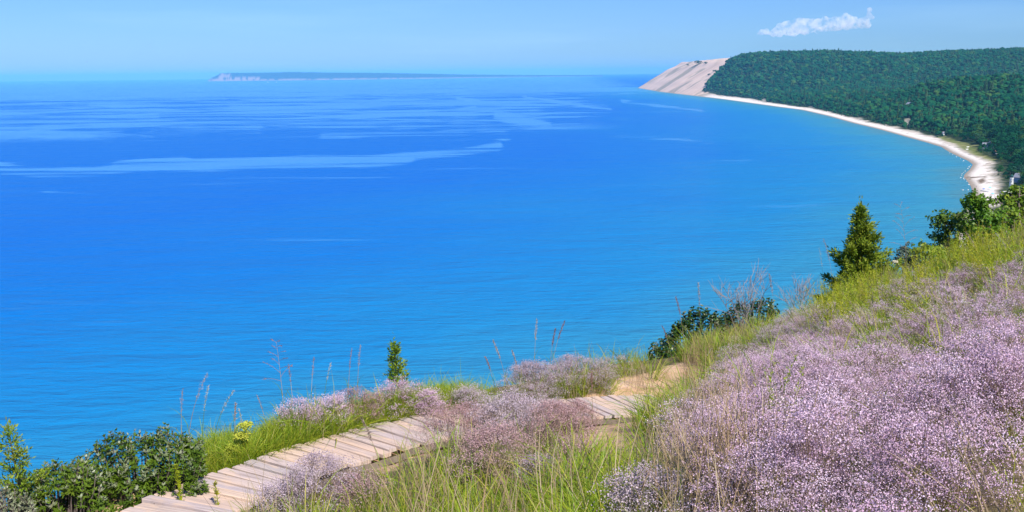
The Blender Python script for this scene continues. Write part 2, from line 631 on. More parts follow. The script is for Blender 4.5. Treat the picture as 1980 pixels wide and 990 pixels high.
g.add(np.stack([Xw, Yw, np.zeros_like(Xw)], -1).reshape(-1, 3), np.stack([i + j, i + nr * 0 + na_ + j, i + na_ + j2, i + j2], -1).reshape(-1, 4)[:, ::-1])
t = NT("lake_water")
p = t.pos()
dn = t.math('ADD', t.math('DIVIDE', t.attr('depth').outputs['Fac'], 1000.0), t.math('MULTIPLY', t.math('SUBTRACT', t.noise(.006, p, 3), .5), .16))
body = t.ramp(dn, [(0.0, WATER[0]), (.045, WATER[1]), (.16, WATER[2]), (.38, WATER[3]), (.64, WATER[4])])
patch = t.noise(1.0, t.mapping(p, (.0016, .0032, 1), (0, 0, .06)), 8, .60, 1.3)
thin = t.noise(.0028, t.mapping(p, (1, .8, 1), (0, 0, -.2), (700, 0, 0)), 4, .5, 2.4)
ridge = t.math('SUBTRACT', 1.0, t.math('MULTIPLY', t.math('ABSOLUTE', t.math('SUBTRACT', thin, .5)), 16.0), True)
farv = t.attr('far').outputs['Fac']
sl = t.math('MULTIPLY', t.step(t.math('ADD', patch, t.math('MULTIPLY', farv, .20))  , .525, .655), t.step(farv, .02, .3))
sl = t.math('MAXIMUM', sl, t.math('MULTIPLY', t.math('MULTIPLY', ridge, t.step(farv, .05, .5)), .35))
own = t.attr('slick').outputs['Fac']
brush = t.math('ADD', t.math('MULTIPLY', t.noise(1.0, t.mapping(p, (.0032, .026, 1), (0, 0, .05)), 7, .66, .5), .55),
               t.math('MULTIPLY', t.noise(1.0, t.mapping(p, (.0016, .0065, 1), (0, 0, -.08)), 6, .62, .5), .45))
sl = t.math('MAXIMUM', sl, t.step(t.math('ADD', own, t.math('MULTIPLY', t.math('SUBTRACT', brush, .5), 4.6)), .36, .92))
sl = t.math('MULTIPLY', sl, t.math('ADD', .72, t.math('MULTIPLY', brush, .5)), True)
# wind ripples: crests run nearly across the view
q = t.mapping(p, (.35, 1.0, 1), (0, 0, .12))
w1 = t.noise(.16, q, 5, .6, .3)
w2 = t.noise(.030, t.mapping(p, (.4, 1.0, 1), (0, 0, -.08)), 3, .5, .2)
hgt = t.math('ADD', t.math('MULTIPLY', w1, 1.0), t.math('MULTIPLY', w2, 1.6))
lum = t.math('ADD', .86, t.math('MULTIPLY', t.math('SUBTRACT', t.math('ADD', t.math('MULTIPLY', w1, .6), t.math('MULTIPLY', w2, .4)), .5), .0))
t.set(t.b.inputs['Base Color'], body)
t.b.inputs['IOR'].default_value = 1.333
t.b.inputs['Roughness'].default_value = .30
t.b.inputs['Specular IOR Level'].default_value = .05
t.set(t.b.inputs['Normal'], t.bump(hgt, 1.0, WAVE))
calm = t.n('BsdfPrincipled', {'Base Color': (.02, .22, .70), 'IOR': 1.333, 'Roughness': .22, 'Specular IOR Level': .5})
t.set(calm.inputs['Base Color'], t.mix(CALM_K, body, CALM_C))  # sky reflection of the calm streaks is put into this paler base colour
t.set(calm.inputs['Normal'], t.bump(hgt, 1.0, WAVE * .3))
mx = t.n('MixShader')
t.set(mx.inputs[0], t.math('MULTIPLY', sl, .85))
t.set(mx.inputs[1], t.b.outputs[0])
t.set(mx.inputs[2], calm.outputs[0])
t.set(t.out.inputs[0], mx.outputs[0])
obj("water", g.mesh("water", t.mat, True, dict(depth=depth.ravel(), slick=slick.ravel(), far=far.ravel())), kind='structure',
    label='wide blue lake with paler calm streaks, turquoise near the shore')

# ================================================================== island on the horizon
ipx = np.linspace(402, 1166, 420)
top = np.interp(ipx, [402, 408, 420, 428, 440, 500, 540, 570, 640, 740, 840, 900, 960, 1060, 1120, 1166],
                [155.8, 151, 146, 141.6, 141, 140.6, 140, 139.2, 140.4, 141, 142.8, 144, 144.6, 145.2, 145.2, 145.8])
bot = np.interp(ipx, [402, 500, 600, 800, 960, 1030, 1166], [157, 156, 155, 152.3, 149.8, 149.0, 147.4])
pb = at_z(ipx, bot)
Yi = pb[:, 1] + 900
zt = at_y(ipx, top, Yi)[:, 2]
nz_ = (fbm(ipx * .5, ipx * 0, 5, 5) - .5) * np.clip(zt, 0, 60) * .35
zt = np.maximum(zt + nz_, 6)
dirs = ray(ipx, bot)
rows = []
for f, k in ((-.02, -5), (0, 0), (.10, .05), (.28, .30), (.5, .62), (.8, .93), (1.0, 1.0), (1.5, 1.0), (2.6, .6), (4.0, -5)):
    Y = pb[:, 1] + 900 * f
    n_ = (fbm(ipx * .35, ipx * 0 + f * 9, 13, 4) - .5) * .16 * (0 < k < 1)
    rows.append(np.stack([dirs[:, 0] * Y, Y, np.where(k < 0, -3, zt * (k + n_))], -1))
Vi = np.stack(rows)
g = Geo()
nr, na_ = Vi.shape[:2]
i = np.arange(nr - 1)[:, None] * na_
j = np.arange(na_ - 1)[None]
g.add(Vi.reshape(-1, 3), np.stack([i + j, i + j + 1, i + na_ + j + 1, i + na_ + j], -1).reshape(-1, 4))
hfrac = np.clip(Vi[..., 2] / np.maximum(zt, 1), 0, 1)
ch = np.interp(ipx, [402, 418, 428, 446, 450, 456, 470, 478, 500, 506, 515, 538, 572, 580, 640, 1166],
               [.9, .35, .85, .85, .1, .4, .5, .45, .45, .1, .1, .18, .18, .06, .05, .07])
cliff = sstep(.08, -.04, hfrac - ch[None] - .5 * ch[None] * (fbm(ipx[None] * .28, hfrac * 3, 17) - .4)) * (fbm(ipx[None] * .22 + hfrac * 2, hfrac * 1.2, 29) > .40)
cliff = np.maximum(cliff, (hfrac < .05) * 1.0)
t = NT("island_ground")
c = t.mix(t.attr('cliff').outputs['Fac'], t.ramp(t.noise(.004, t.pos(), 4), [(.3, (.005, .026, .026)), (.7, (.011, .040, .034))]), (.30, .22, .18))  # woods kept bluish: part of the distance haze is put into their colour
t.set(t.b.inputs['Base Color'], c)
t.b.inputs['Roughness'].default_value = .95
obj("island", g.mesh("island", t.mat, True, dict(cliff=cliff.ravel())), kind='structure', label='long low wooded island with pale cliffs on the horizon')

# ================================================================== far woods
def on_land(px, py, y0=450, y1=9000):
    """where the line of sight through a pixel meets the far shore"""
    Y = np.geomspace(y0, y1, 3000)
    P = at_y(np.full(3000, px), np.full(3000, py), Y)
    hit = np.nonzero(P[:, 2] <= np.maximum(land_z(P[:, 0], P[:, 1]), 0))[0]
    return P[hit[0]] if len(hit) else P[-1]


M_FAR = leaf_mat("far_leaves", [(0, (.005, .058, .028)), (.35, (.008, .076, .033)), (.62, (.014, .096, .035)), (.86, (.030, .122, .031)), (.96, (.06, .13, .03)), (1, (.03, .10, .06))],
                 .8, .25, .02)
M_PINE = leaf_mat("far_needles", [(.0, (.014, .045, .020)), (.6, (.026, .065, .026)), (1, (.045, .085, .03))], .75, .1, .1)
M_BARK = plain("bark", (.10, .075, .055), .9, .4, 3)


def broad_crown(seed, h=17.0, r=5.2, n=330, size=1.25):
    R = np.random.default_rng(seed)
    g = Geo()
    k = R.integers(7, 11)
    L = np.stack([R.normal(0, r * .42, k), R.normal(0, r * .42, k), h * R.uniform(.38, .84, k)], -1)
    lr = r * R.uniform(.42, .66, k)
    L[0], lr[0] = (0, 0, h * .55), r * .85
    which = R.choice(k, n, p=lr ** 2 / (lr ** 2).sum())
    d = R.normal(size=(n, 3))
    d /= np.linalg.norm(d, axis=1)[:, None]
    d[:, 2] = np.where(d[:, 2] < -.35, -d[:, 2], d[:, 2])
    C = L[which] + d * (lr[which] * R.uniform(.72, 1.06, n))[:, None]
    N = d + R.normal(0, .24, (n, 3))
    T = np.cross(N, R.normal(size=(n, 3)))
    g.leaves(C - T / np.linalg.norm(T, axis=1)[:, None] * size * .5, T, N, size * R.uniform(.8, 1.6, n), size * R.uniform(.8, 1.4, n))
    return g


def pine_crown(seed, h=19.0, r=3.1, n=260):
    R = np.random.default_rng(seed)
    g = Geo()
    u = R.uniform(0, 1, n) ** .8
    a = R.uniform(0, 2 * np.pi, n)
    rr_ = r * (1 - u) * R.uniform(.35, 1.1, n) + .25
    C = np.stack([rr_ * np.cos(a), rr_ * np.sin(a), h * (.14 + .86 * u)], -1)
    D = np.stack([np.cos(a), np.sin(a), np.full(n, -.25)], -1)
    N = np.stack([np.cos(a) * .5, np.sin(a) * .5, np.ones(n)], -1) + R.normal(0, .35, (n, 3))
    g.leaves(C - D * .5, D, N, 1.7, 1.2)
    return g


def trunk_geo(h, r0, m=0):
    g = Geo()
    g.tube([(0, 0, -1.5), (.1, .05, h * .3), (-.1, .1, h * .62)], [r0, r0 * .75, r0 * .3], 6, m)
    for k in range(4):
        a = k * 1.7
        z = h * (.36 + .06 * k)
        g.tube([(0, .05, z), (math.cos(a) * 1.4, math.sin(a) * 1.4, z + 1.8), (math.cos(a) * 2.6, math.sin(a) * 2.6, z + 3.4)], [r0 * .4, r0 * .28, r0 * .1], 4, m)
    return g


crowns = [broad_crown(s, 17 + s % 3, 4.8 + .35 * (s % 4)).mesh("leaf_crown", M_FAR) for s in range(6)] + \
         [pine_crown(40 + s).mesh("needle_crown", M_PINE) for s in range(2)]


def far_crown(seed, pine_=False):
    """a whole tree seen from kilometres away: a few rounded boughs, knobbly all over"""
    R = np.random.default_rng(seed)
    g = Geo()
    if pine_:
        lob = [((0, 0, 4 + 2.6 * k), (3.0 - .45 * k, 3.0 - .45 * k, 2.6)) for k in range(6)]
    else:
        lob = [((0, 0, 10), (4.6, 4.6, 5.2))] + [((math.cos(a) * 3.1, math.sin(a) * 3.1, R.uniform(7.5, 13.5)), R.uniform(2.1, 3.3, 3)) for a in R.uniform(0, .6) + np.arange(6) * 1.047]
        lob.append(((R.normal(0, 1), R.normal(0, 1), 14.2), R.uniform(2.2, 3.2, 3)))
    for c, r in lob:
        g.sphere(c, r, 0, 8, 6)
        V = g.V[-1]
        g.V[-1] = V + R.normal(0, .34, V.shape)
    return g


small = [far_crown(80 + s).mesh("leaf_crown", M_FAR, True) for s in range(6)] + [far_crown(90 + s, True).mesh("needle_crown", M_PINE, True) for s in range(2)]
trunk_me = trunk_geo(17, .34).mesh("trunk", M_BARK)

# a jittered grid of standing places over the land
gx, gy = np.meshgrid(np.arange(300, 3700, 12.6), np.arange(560, 5750, 12.6))
gx, gy = gx.ravel(), gy.ravel()
gx = gx + RNG.uniform(-4.2, 4.2, gx.shape)
gy = gy + RNG.uniform(-4.2, 4.2, gy.shape)
t_ = gx - XC(gy)
gz = land_z(gx, gy)
tpx, tpy = pix(np.stack([gx, gy, gz], -1))
ok = (t_ > WB(gy) + 3 + 44 * (fbm(gx / 45, gy / 70, 61) - .42)) & (tpx > 1200) & (tpx < 2120) & (dune_edge(gx, gy) > 0)
ok &= ~in_poly(tpx, tpy, MEADOW) | (gy > 2700)
for a, b, r in PIT:
    ok &= ~((np.hypot(tpx - a, (tpy - b) * 1.3) < r * .95) & (t_ < 330))
for a, b, wx, wy in CLEAR:
    ok &= ~((np.abs(tpx - a) < wx * .5) & (tpy > b - wy * .25) & (tpy < b + wy * .75) & (gy < 3500))
# thin the farthest, which stand under a pixel apart
ok &= (RNG.uniform(size=gx.shape) < np.interp(gy, [0, 3000, 5700], [1, .85, .6]))
gx, gy, gz, tpx, tpy, t_ = (q[ok] for q in (gx, gy, gz, tpx, tpy, t_))
pine = (fbm(gx / 160, gy / 160, 91) > .60) & (RNG.uniform(size=gx.shape) < .15) | (RNG.uniform(size=gx.shape) < .02)
idx = np.where(pine, 6 + RNG.integers(0, 2, gx.shape), RNG.integers(0, 6, gx.shape))
scl_ = RNG.uniform(.7, 1.75, gx.shape) * (.8 + .4 * fbm(gx / 60, gy / 60, 63)) * np.where(gy > 3000, 1.12, 1.0) * sstep(-20, 90, t_ - WB(gy)) ** .5 * np.where(pine, .78, 1.0)
rot_ = RNG.uniform(0, 6.28, gx.shape)
seen = (tpx < 1990) & (tpx > 1250) & (tpy > 150) & (tpy < 372)
order = np.argsort(np.where(seen, gy, 1e9))
near = order[:285]
farw = order[285:]
P = np.stack([gx, gy, gz - .5], -1)
for k in near:
    pn = bool(pine[k])
    o = thing("pine_tree" if pn else "broadleaf_tree",
              "dark pointed pine among the rounded trees behind the far beach" if pn else "rounded green tree in the dense wood behind the far beach",
              "tree", P[k], rot_[k], "pines in the wood behind the far beach" if pn else "broadleaf trees in the wood behind the far beach", (scl_[k] * 1.15, scl_[k] * 1.15, scl_[k] * .82))
    obj("trunk", trunk_me, o)
    obj("crown", crowns[idx[k]], o)
scatter("forest", small, P[farw], np.stack([0 * gx, 0 * gx, rot_], -1)[farw], np.stack([scl_ * 1.2, scl_ * 1.2, scl_ * RNG.uniform(.66, .9, gx.shape)], -1)[farw], idx[farw],
        "blue green woods covering the far ridge and the low hills", "forest")
# scrub on top of the bare bluff, and a few trees that hang on to its edge
M_SCRUB = leaf_mat("scrub_leaves", [(0, (.03, .06, .03)), (1, (.06, .09, .04))], .8, .1, .1)
bush_me = broad_crown(300, 6, 5, 160, 1.2).mesh("crown", M_SCRUB)
for n_, (a, b, s_, lab) in enumerate(((1351, 124.5, 2.3, 'largest dark bush on the skyline of the bare sand bluff'),
                                      (1330, 127, 1.0, 'small dark bush on the bluff skyline left of the largest bush'),
                                      (1364, 124, 1.2, 'low dark bush on the bluff skyline right of the largest bush'),
                                      (1381, 138.5, 1.0, 'upper of two lone bushes on the sand slope beside the wood'),
                                      (1371, 145.5, .9, 'lower of two lone bushes on the sand slope beside the wood'))):
    p_ = on_land(a, b, 3000)
    o = thing("bush", lab, "bush", p_ - np.array([0, 0, 1.0]), n_ * 1.3, None, (s_ * 2.6, s_ * 2.6, s_ * 1.5))
    obj("crown", bush_me, o)
    gg = Geo()
    gg.tube([(0, 0, -1), (.1, 0, 3.4)], [.3, .12], 5)
    obj("trunk", gg.mesh("trunk", M_BARK), o)

# ================================================================== village on the shore
M_WHITE = plain("white_paint", (.80, .80, .78), .6, .05)
M_GREYW = plain("grey_siding", (.34, .38, .45), .7, .12)
M_ROOF = plain("grey_shingles", (.20, .21, .25), .85, .2)
M_RED = plain("rust_roof", (.42, .17, .12), .8, .2)
M_BLUE = plain("blue_paint", (.05, .17, .55), .5, .1)
M_TEAL = plain("light_blue_cloth", (.12, .50, .72), .8, .1)
M_DARK = plain("dark_green_paint", (.02, .09, .07), .5, .2)
M_GLASS = plain("window_glass", (.03, .045, .06), .12, .2, 2, .6)
M_DRIFT = plain("driftwood", (.20, .16, .13), .9, .3)
M_STONE = plain("pale_stone", (.62, .60, .57), .8, .15)
M_CONC = plain("pale_concrete", (.56, .54, .51), .9, .08, 1)


def house(name, label, loc, w, d, h, rh, wall, roof, rz, wing=False):
    o = thing(name, label, "house", loc, rz)
    g = Geo()

    def gable(cx, cy, w, d, h, rh, ax):
        P = np.array([[-w / 2, -d / 2, -3], [w / 2, -d / 2, -3], [w / 2, d / 2, -3], [-w / 2, d / 2, -3],
                      [-w / 2, -d / 2, h], [w / 2, -d / 2, h], [w / 2, d / 2, h], [-w / 2, d / 2, h]])
        rg = np.array([[0, -d / 2, h + rh], [0, d / 2, h + rh]])
        R = np.array(Matrix.Rotation(ax, 3, 'Z'))
        V = np.concatenate([P, rg]) @ R.T + np.array([cx, cy, 0])
        g.add(V, [[0, 1, 5, 4], [1, 2, 6, 5], [2, 3, 7, 6], [3, 0, 4, 7]])
        g.add(V, [[4, 5, 8], [6, 7, 9]])
        e = .5
        for s in (-1, 1):
            k = (h + rh + .05, h - e * rh / (w / 2) + .05)
            A = np.array([[0, -d / 2 - e, k[0]], [0, d / 2 + e, k[0]], [s * (w / 2 + e), d / 2 + e, k[1]], [s * (w / 2 + e), -d / 2 - e, k[1]]])
            A = np.concatenate([A, A + np.array([0, 0, .22])]) @ R.T + np.array([cx, cy, 0])
            rf.add(A, [[0, 1, 2, 3], [7, 6, 5, 4], [0, 4, 5, 1], [1, 5, 6, 2], [2, 6, 7, 3], [3, 7, 4, 0]])
    rf = Geo()
    gable(0, 0, w, d, h, rh, 0)
    if wing:
        gable(-w * .78, d * .12, d * .7, w * .62, h * .86, rh * .75, math.pi / 2)
    obj("wall", g.mesh("wall", wall), o)
    r_ = obj("roof", rf.mesh("roof", roof), o)
    cg = Geo()
    cg.box((w * .18, d * .22, h + rh * .9), (.8, .8, 2.0))
    obj("chimney", cg.mesh("chimney", M_RED), r_)
    for x in (-w * .25, w * .25):
        for z in ([1.5, 4.2] if h > 4.5 else [1.6]):
            wg = Geo()
            wg.box((x, -d / 2 - .03, z), (1.1, .08, 1.3))
            obj("window", wg.mesh("window", M_GLASS), o)
    dg = Geo()
    dg.box((0, -d / 2 - .04, 1.05), (1.0, .1, 2.1))
    obj("door", dg.mesh("door", M_DARK), o)
    return o


hp = on_land(1914, 287)
house("beach_house", "tall grey gabled house among trees at the meadow edge", hp, 9, 9, 6.2, 3.6, M_GREYW, M_ROOF, rad(-20), True)
hp = on_land(1929, 297)
house("low_house", "low house with a rust red roof beside the grey gabled house", hp, 9, 5, 2.6, 1.7, M_WHITE, M_RED, rad(60))
tower_p = on_land(1955, 362)
hp = on_land(1970, 352) + np.array([0, 0, 1.0])
house("shore_house", "pale house with a grey roof right behind the white beacon tower", hp, 7.5, 8, 4.2, 3.6, M_GREYW, M_ROOF, rad(35))
hp = on_land(1866, 243)
house("red_cabin", "tiny red roofed cabin half hidden in the wood above the meadow", hp, 8, 7, 5, 3, M_DRIFT, M_RED, rad(50))
hp = on_land(1758, 211)
house("hill_house", "pale blue house high in the wood above the sand scar", hp + np.array([0, 0, 5]), 16, 12, 7, 5, M_GREYW, M_ROOF, rad(20))
hp = on_land(1808, 243)
house("blue_cabin", "small pale blue cabin in the wood left of the meadow", hp + np.array([0, 0, 2]), 8, 8, 6, 4, M_GREYW, M_TEAL, rad(-30))
hp = on_land(1826, 261)
house("shore_cabin", "grey roofed cabin at the upper left corner of the meadow", hp, 9, 6, 3, 2.5, M_WHITE, M_ROOF, rad(75))

o = thing("beacon_tower", "white round beacon tower with a dark green lantern top by the beach", "lighthouse", tower_p)
g = Geo()
an = np.linspace(0, 2 * np.pi, 20, endpoint=False)


def lathe(prof, n=20, m=0, g=None):
    an = np.linspace(0, 2 * np.pi, n, endpoint=False)
    V = np.stack([np.stack([r * np.cos(an), r * np.sin(an), np.full(n, z)], -1) for r, z in prof]).reshape(-1, 3)
    i = np.arange(len(prof) - 1)[:, None] * n
    j = np.arange(n)[None]
    g.add(V, np.stack([i + j, i + (j + 1) % n, i + n + (j + 1) % n, i + n + j], -1).reshape(-1, 4), m)


lathe([(2.1, -2), (2.05, .5), (1.6, 8.6), (2.0, 9.1), (2.0, 9.4), (0.05, 9.45)], g=g)
obj("tower", g.mesh("tower", M_WHITE, True), o)
g = Geo()
lathe([(1.25, 9.4), (1.25, 11.4), (1.55, 11.5), (.15, 12.8), (.02, 13.4)], g=g)
ln_ = obj("lantern", g.mesh("lantern", M_DARK), o)
g = Geo()
for k in range(6):
    g.box((math.cos(k * 1.047) * 1.27, math.sin(k * 1.047) * 1.27, 10.4), (.75, .06, 1.5), k * 1.047 + math.pi / 2)
obj("pane", g.mesh("pane", M_GLASS), ln_)
for z in (2.6, 5.6):
    g = Geo()
    g.box((-.9, -1.55, z), (.55, .4, .9), -.5)
    obj("window", g.mesh("window", M_GLASS), o)
g = Geo()
g.box((.3, -1.85, 1.0), (.9, .25, 2.0))
obj("door", g.mesh("door", M_DARK), o)

# paved court by the tower, with a blue and white van
cp = on_land(1966, 372)
g = Geo()
g.box(cp + np.array([0, 0, -.4]), (20, 22, 1.2), rad(12))
obj("pavement", g.mesh("pavement", M_CONC), kind='structure')
vp = on_land(1971, 366) + np.array([0, 0, .6])
o = thing("parked_van", "blue van with a white roof parked beside the beacon tower", "van", vp, rad(15))
g = Geo()
prof = np.array([(-2.6, .35), (2.6, .35), (2.65, 1.0), (1.7, 1.15), (1.1, 1.95), (-2.5, 2.0), (-2.65, 1.0)])
V = np.concatenate([np.stack([prof[:, 0], np.full(7, s), prof[:, 1]], -1) for s in (-.95, .95)])
g.add(V, [[k, (k + 1) % 7, 7 + (k + 1) % 7, 7 + k] for k in range(7)])
g.add(V, [list(range(7))[::-1], list(range(7, 14))])
obj("body", g.mesh("body", M_BLUE), o)
g = Geo()
g.box((-.7, 0, 2.06), (3.5, 1.8, .1))
obj("roof", g.mesh("roof", M_WHITE), o)
for s in (-1, 1):
    g = Geo()
    g.box((-.6, s * .97, 1.5), (2.8, .04, .6))
    obj("window", g.mesh("window", M_GLASS), o)
    for x in (-1.6, 1.6):
        g = Geo()
        g.tube([(x, s * .75, .36), (x, s * 1.0, .36)], [.36, .36], 12)
        obj("wheel", g.mesh("wheel", M_DARK), o)

# beach things
pad = on_land(1918, 369)
g = Geo()
g.box(pad + np.array([0, 0, -.1]), (16, 13, .5), rad(8))
obj("path", g.mesh("path", M_CONC), kind='structure')
for a, b, m, lab in ((1902, 369, M_BLUE, 'dark blue beach umbrella, left of the others on the sand'),
                     (1914, 366, M_TEAL, 'pale blue beach umbrella standing on the pale concrete pad'),
                     (1919, 378, M_TEAL, 'light blue beach umbrella nearest to the trees below the pad')):
    o = thing("beach_umbrella", lab, "umbrella", on_land(a, b))
    g = Geo()
    g.tube([(0, 0, 0), (.05, 0, 2.3)], [.04, .03], 6)
    obj("pole", g.mesh("pole", M_WHITE), o)
    g = Geo()
    an8 = np.linspace(0, 2 * np.pi, 9)[:-1]
    V = np.concatenate([[(0, 0, 2.5)], np.stack([.85 * np.cos(an8), .85 * np.sin(an8), np.full(8, 2.25)], -1), np.stack([1.6 * np.cos(an8), 1.6 * np.sin(an8), np.full(8, 1.75)], -1)])
    g.add(V, [[0, 1 + k, 1 + (k + 1) % 8] for k in range(8)])
    g.add(V, [[1 + k, 9 + k, 9 + (k + 1) % 8, 1 + (k + 1) % 8] for k in range(8)])
    obj("canopy", g.mesh("canopy", m), o)
R_ = np.random.default_rng(5)
rock_me = []
for s in range(3):
    g = Geo()
    g.sphere((0, 0, 0), (1, .8, .62), 0, 9, 7)
    V = g.V[0]
    g.V[0] = V * (1 + .22 * (fbm(V[:, 0] * 1.7 + s * 9, V[:, 1] * 1.7 + V[:, 2] * 2, s) - .5) * 2)[:, None]
    rock_me.append(g.mesh("boulder", M_STONE))
rocks = [(1836, 296), (1842, 299), (1849, 303), (1857, 307), (1863, 311), (1876, 320.5), (1873.5, 323), (1871, 326), (1866, 331), (1863, 333.5), (1860, 336), (1859, 339),
         (1857.5, 343.5), (1863, 345), (1864, 347.5), (1869, 351), (1872, 367), (1878, 375), (1876, 384), (1862, 367.5), (1873, 357)]
for k, (a, b) in enumerate(rocks):
    o = obj("boulder", rock_me[k % 3], None, at_z(a, b, 0.15), R_.uniform(0, 6), R_.uniform(.55, 1.05), label='pale boulder in the shallows along the edge of the near beach',
            cat='boulder', group='pale boulders along the waterline')
for k, (a, b, ln_m, lab) in enumerate(((1911, 317, 7, 'dark driftwood log high on the sand below the yellow grass'), (1755, 258, 5, 'dark log lying alone on the narrow far beach'),
                                       (1886, 343, 12, 'long dark log across the mouth of the creek'), (1911, 332, 4, 'short log among the grass at the back of the wide beach'),
                                       (1876, 347, 3.5, 'short brown log on the spit beside the creek mouth'), (1914, 354, 8, 'pale brown log just above the concrete pad'))):
    g = Geo()
    g.tube([(-ln_m / 2, 0, .1), (-ln_m * .1, .3, .3), (ln_m / 2, -.1, .15)], [.22, .4, .28], 7)
    for q in range(3):
        g.tube([(ln_m * (q - 1) * .25, .1, .3), (ln_m * (q - 1) * .25 + .5, .6, .9)], [.12, .05], 5)
    obj("driftwood_log", g.mesh("driftwood_log", M_DRIFT), None, on_land(a, b), rad(-8 + 25 * (k % 3 == 1)), label=lab, cat="driftwood")
for a, b, lab in ((1870, 289, 'white overturned boat on the meadow, lower left of a pair'), (1871.5, 284.5, 'white overturned boat on the meadow, nearest to the wood'),):
    o = thing("rowing_boat", lab, "boat", on_land(a, b) + np.array([0, 0, .1]), rad(20))
    g = Geo()
    u = np.linspace(-1, 1, 9)
    sec = []
    for q in u:
        w_ = 1.0 * (1 - abs(q) ** 2.4) + .05
        sec.append([(q * 2.6, -w_, 0), (q * 2.6, -w_ * .8, .5), (q * 2.6, 0, .78), (q * 2.6, w_ * .8, .5), (q * 2.6, w_, 0)])
    V = np.array(sec).reshape(-1, 3)
    g.add(V, [[5 * a_ + b_, 5 * a_ + b_ + 1, 5 * a_ + b_ + 6, 5 * a_ + b_ + 5] for a_ in range(8) for b_ in range(4)])
    obj("hull", g.mesh("hull", M_WHITE), o)
    g = Geo()
    g.box((0, 0, .8), (4.2, .08, .1))
    obj("keel", g.mesh("keel", M_DRIFT), o)

# bathers: one continuous little figure each
def person_mesh(seed, suit, skin):
    R = np.random.default_rng(seed)
    sw = R.normal(0, .10, 4)
    J = [(0, 0, .95), (0, 0, 1.2), (0, .01, 1.42), (0, 0, 1.54), (0, 0, 1.64), (.19, 0, 1.42), (.27, sw[0], 1.14), (.28, sw[0] * 2 + .1, .88),
         (-.19, 0, 1.42), (-.27, sw[1], 1.14), (-.28, sw[1] * 2 + .1, .88), (.10, 0, .88), (.12, sw[2], .48), (.13, sw[2] * .6, .06), (.13, sw[2] * .6 + .14, .03),
         (-.10, 0, .88), (-.12, -sw[2], .48), (-.13, -sw[2] * .6, .06), (-.13, -sw[2] * .6 + .14, .03), (0, .01, 1.73)]
    rad_ = [.15, .13, .15, .055, .10, .06, .045, .03, .06, .045, .03, .09, .06, .045, .035, .09, .06, .045, .035, .07]
    Ed = [(0, 1), (1, 2), (2, 3), (3, 4), (4, 19), (2, 5), (5, 6), (6, 7), (2, 8), (8, 9), (9, 10), (0, 11), (11, 12), (12, 13), (13, 14), (0, 15), (15, 16), (16, 17), (17, 18)]
    me = bpy.data.meshes.new("person")
    me.from_pydata(J, Ed, [])
    o = bpy.data.objects.new("tmp", me)
    COL.objects.link(o)
    o.modifiers.new("s", 'SKIN')
    for k, r in enumerate(rad_):
        me.skin_vertices[0].data[k].radius = (r, r * .85)
    me.skin_vertices[0].data[0].use_root = True
    o.modifiers.new("u", 'SUBSURF').levels = 1
    out = bpy.data.meshes.new_from_object(o.evaluated_get(bpy.context.evaluated_depsgraph_get()))
    bpy.data.objects.remove(o)
    out.materials.clear()
    out.materials.append(skin)
    out.materials.append(suit)
    for p_ in out.polygons:
        p_.material_index = 1 if .68 < p_.center.z < 1.02 and abs(p_.center.x) < .2 else 0
    out.name = "person"
    return out


M_SKIN = plain("tanned_skin", (.42, .25, .17), .6, .1)
M_SUIT = plain("dark_swimsuit", (.03, .04, .10), .7, .1)
for k, (a, b, dz) in enumerate(((1858, 369, -.5), (1866.5, 371.5, -.6), (1872.5, 376.5, -.3), (1862, 380, -.7), (1870, 381, -.4))):
    obj("person", person_mesh(k, M_SUIT, M_SKIN), None, at_z(a, b, dz), k * 1.9, label='bather in dark swimwear standing in the shallow water off the near beach', cat='person', group='bathers off the near beach')
obj("person", person_mesh(9, M_BLUE, M_SKIN), None, on_land(1888, 362.5), 2.0, label='lone person in blue shorts standing on the sand between creek and umbrellas', cat='person')
for a, b, lab in ((290, 90, 'tiny dark bird in the sky, right of a pair above the left horizon'), (168, 119, 'tiny dark bird in the sky, left and lower of a pair')):
    p_ = at_y(a, b, 420)
    o = thing("bird", lab, "bird", p_, .6)
    g = Geo()
    g.sphere((0, 0, 0), (.26, .07, .07))
    obj("body", g.mesh("body", M_DRIFT, True), o)
    for s in (-1, 1):
        g = Geo()
        V = np.array([(.10, 0, .03), (.02, s * .30, .14), (-.10, s * .62, .08), (-.14, s * .30, .11), (-.12, 0, .02)])
        g.add(np.concatenate([V, V - [0, 0, .015]]), [[0, 1, 2, 3, 4], [9, 8, 7, 6, 5]])
        obj("wing", g.mesh("wing", M_DRIFT), o)

# two sails far out by the island, and the light at its far point
for a, lab in ((518, 'white sailing boat off the island, left of a pair'), (534.5, 'white sailing boat off the island, right of a pair')):
    p_ = at_z(a, 159.6, 0)
    o = thing("sailing_boat", lab, "boat", p_)
    g = Geo()
    u = np.linspace(-1, 1, 9)
    V = np.array([[(q * 9, -2 * (1 - abs(q) ** 2.2), 1.6), (q * 8.5, 0, -.6), (q * 9, 2 * (1 - abs(q) ** 2.2), 1.6)] for q in u]).reshape(-1, 3)
    g.add(V, [[3 * k + c_, 3 * k + c_ + 1, 3 * k + c_ + 4, 3 * k + c_ + 3] for k in range(8) for c_ in range(2)])
    obj("hull", g.mesh("hull", M_WHITE), o)
    g = Geo()
    g.tube([(1, 0, 0), (1, 0, 27)], [.2, .1], 5)
    obj("mast", g.mesh("mast", M_DRIFT), o)
    for nm, tri in (("mainsail", [(.7, 0, 3), (-7.5, .9, 3), (-3.2, 1.3, 12), (.7, 0, 26)]), ("jib", [(1.4, 0, 24), (3.8, .8, 11), (8.6, 0, 2), (2.4, .8, 3)])):
        g = Geo()
        g.add(tri, [[0, 1, 2, 3]])
        obj(nm, g.mesh(nm, M_WHITE), o)
p_ = at_z(1021, 147.2, 0)
o = thing("island_lighthouse", "tiny white lighthouse on the low right end of the island", "lighthouse", p_)
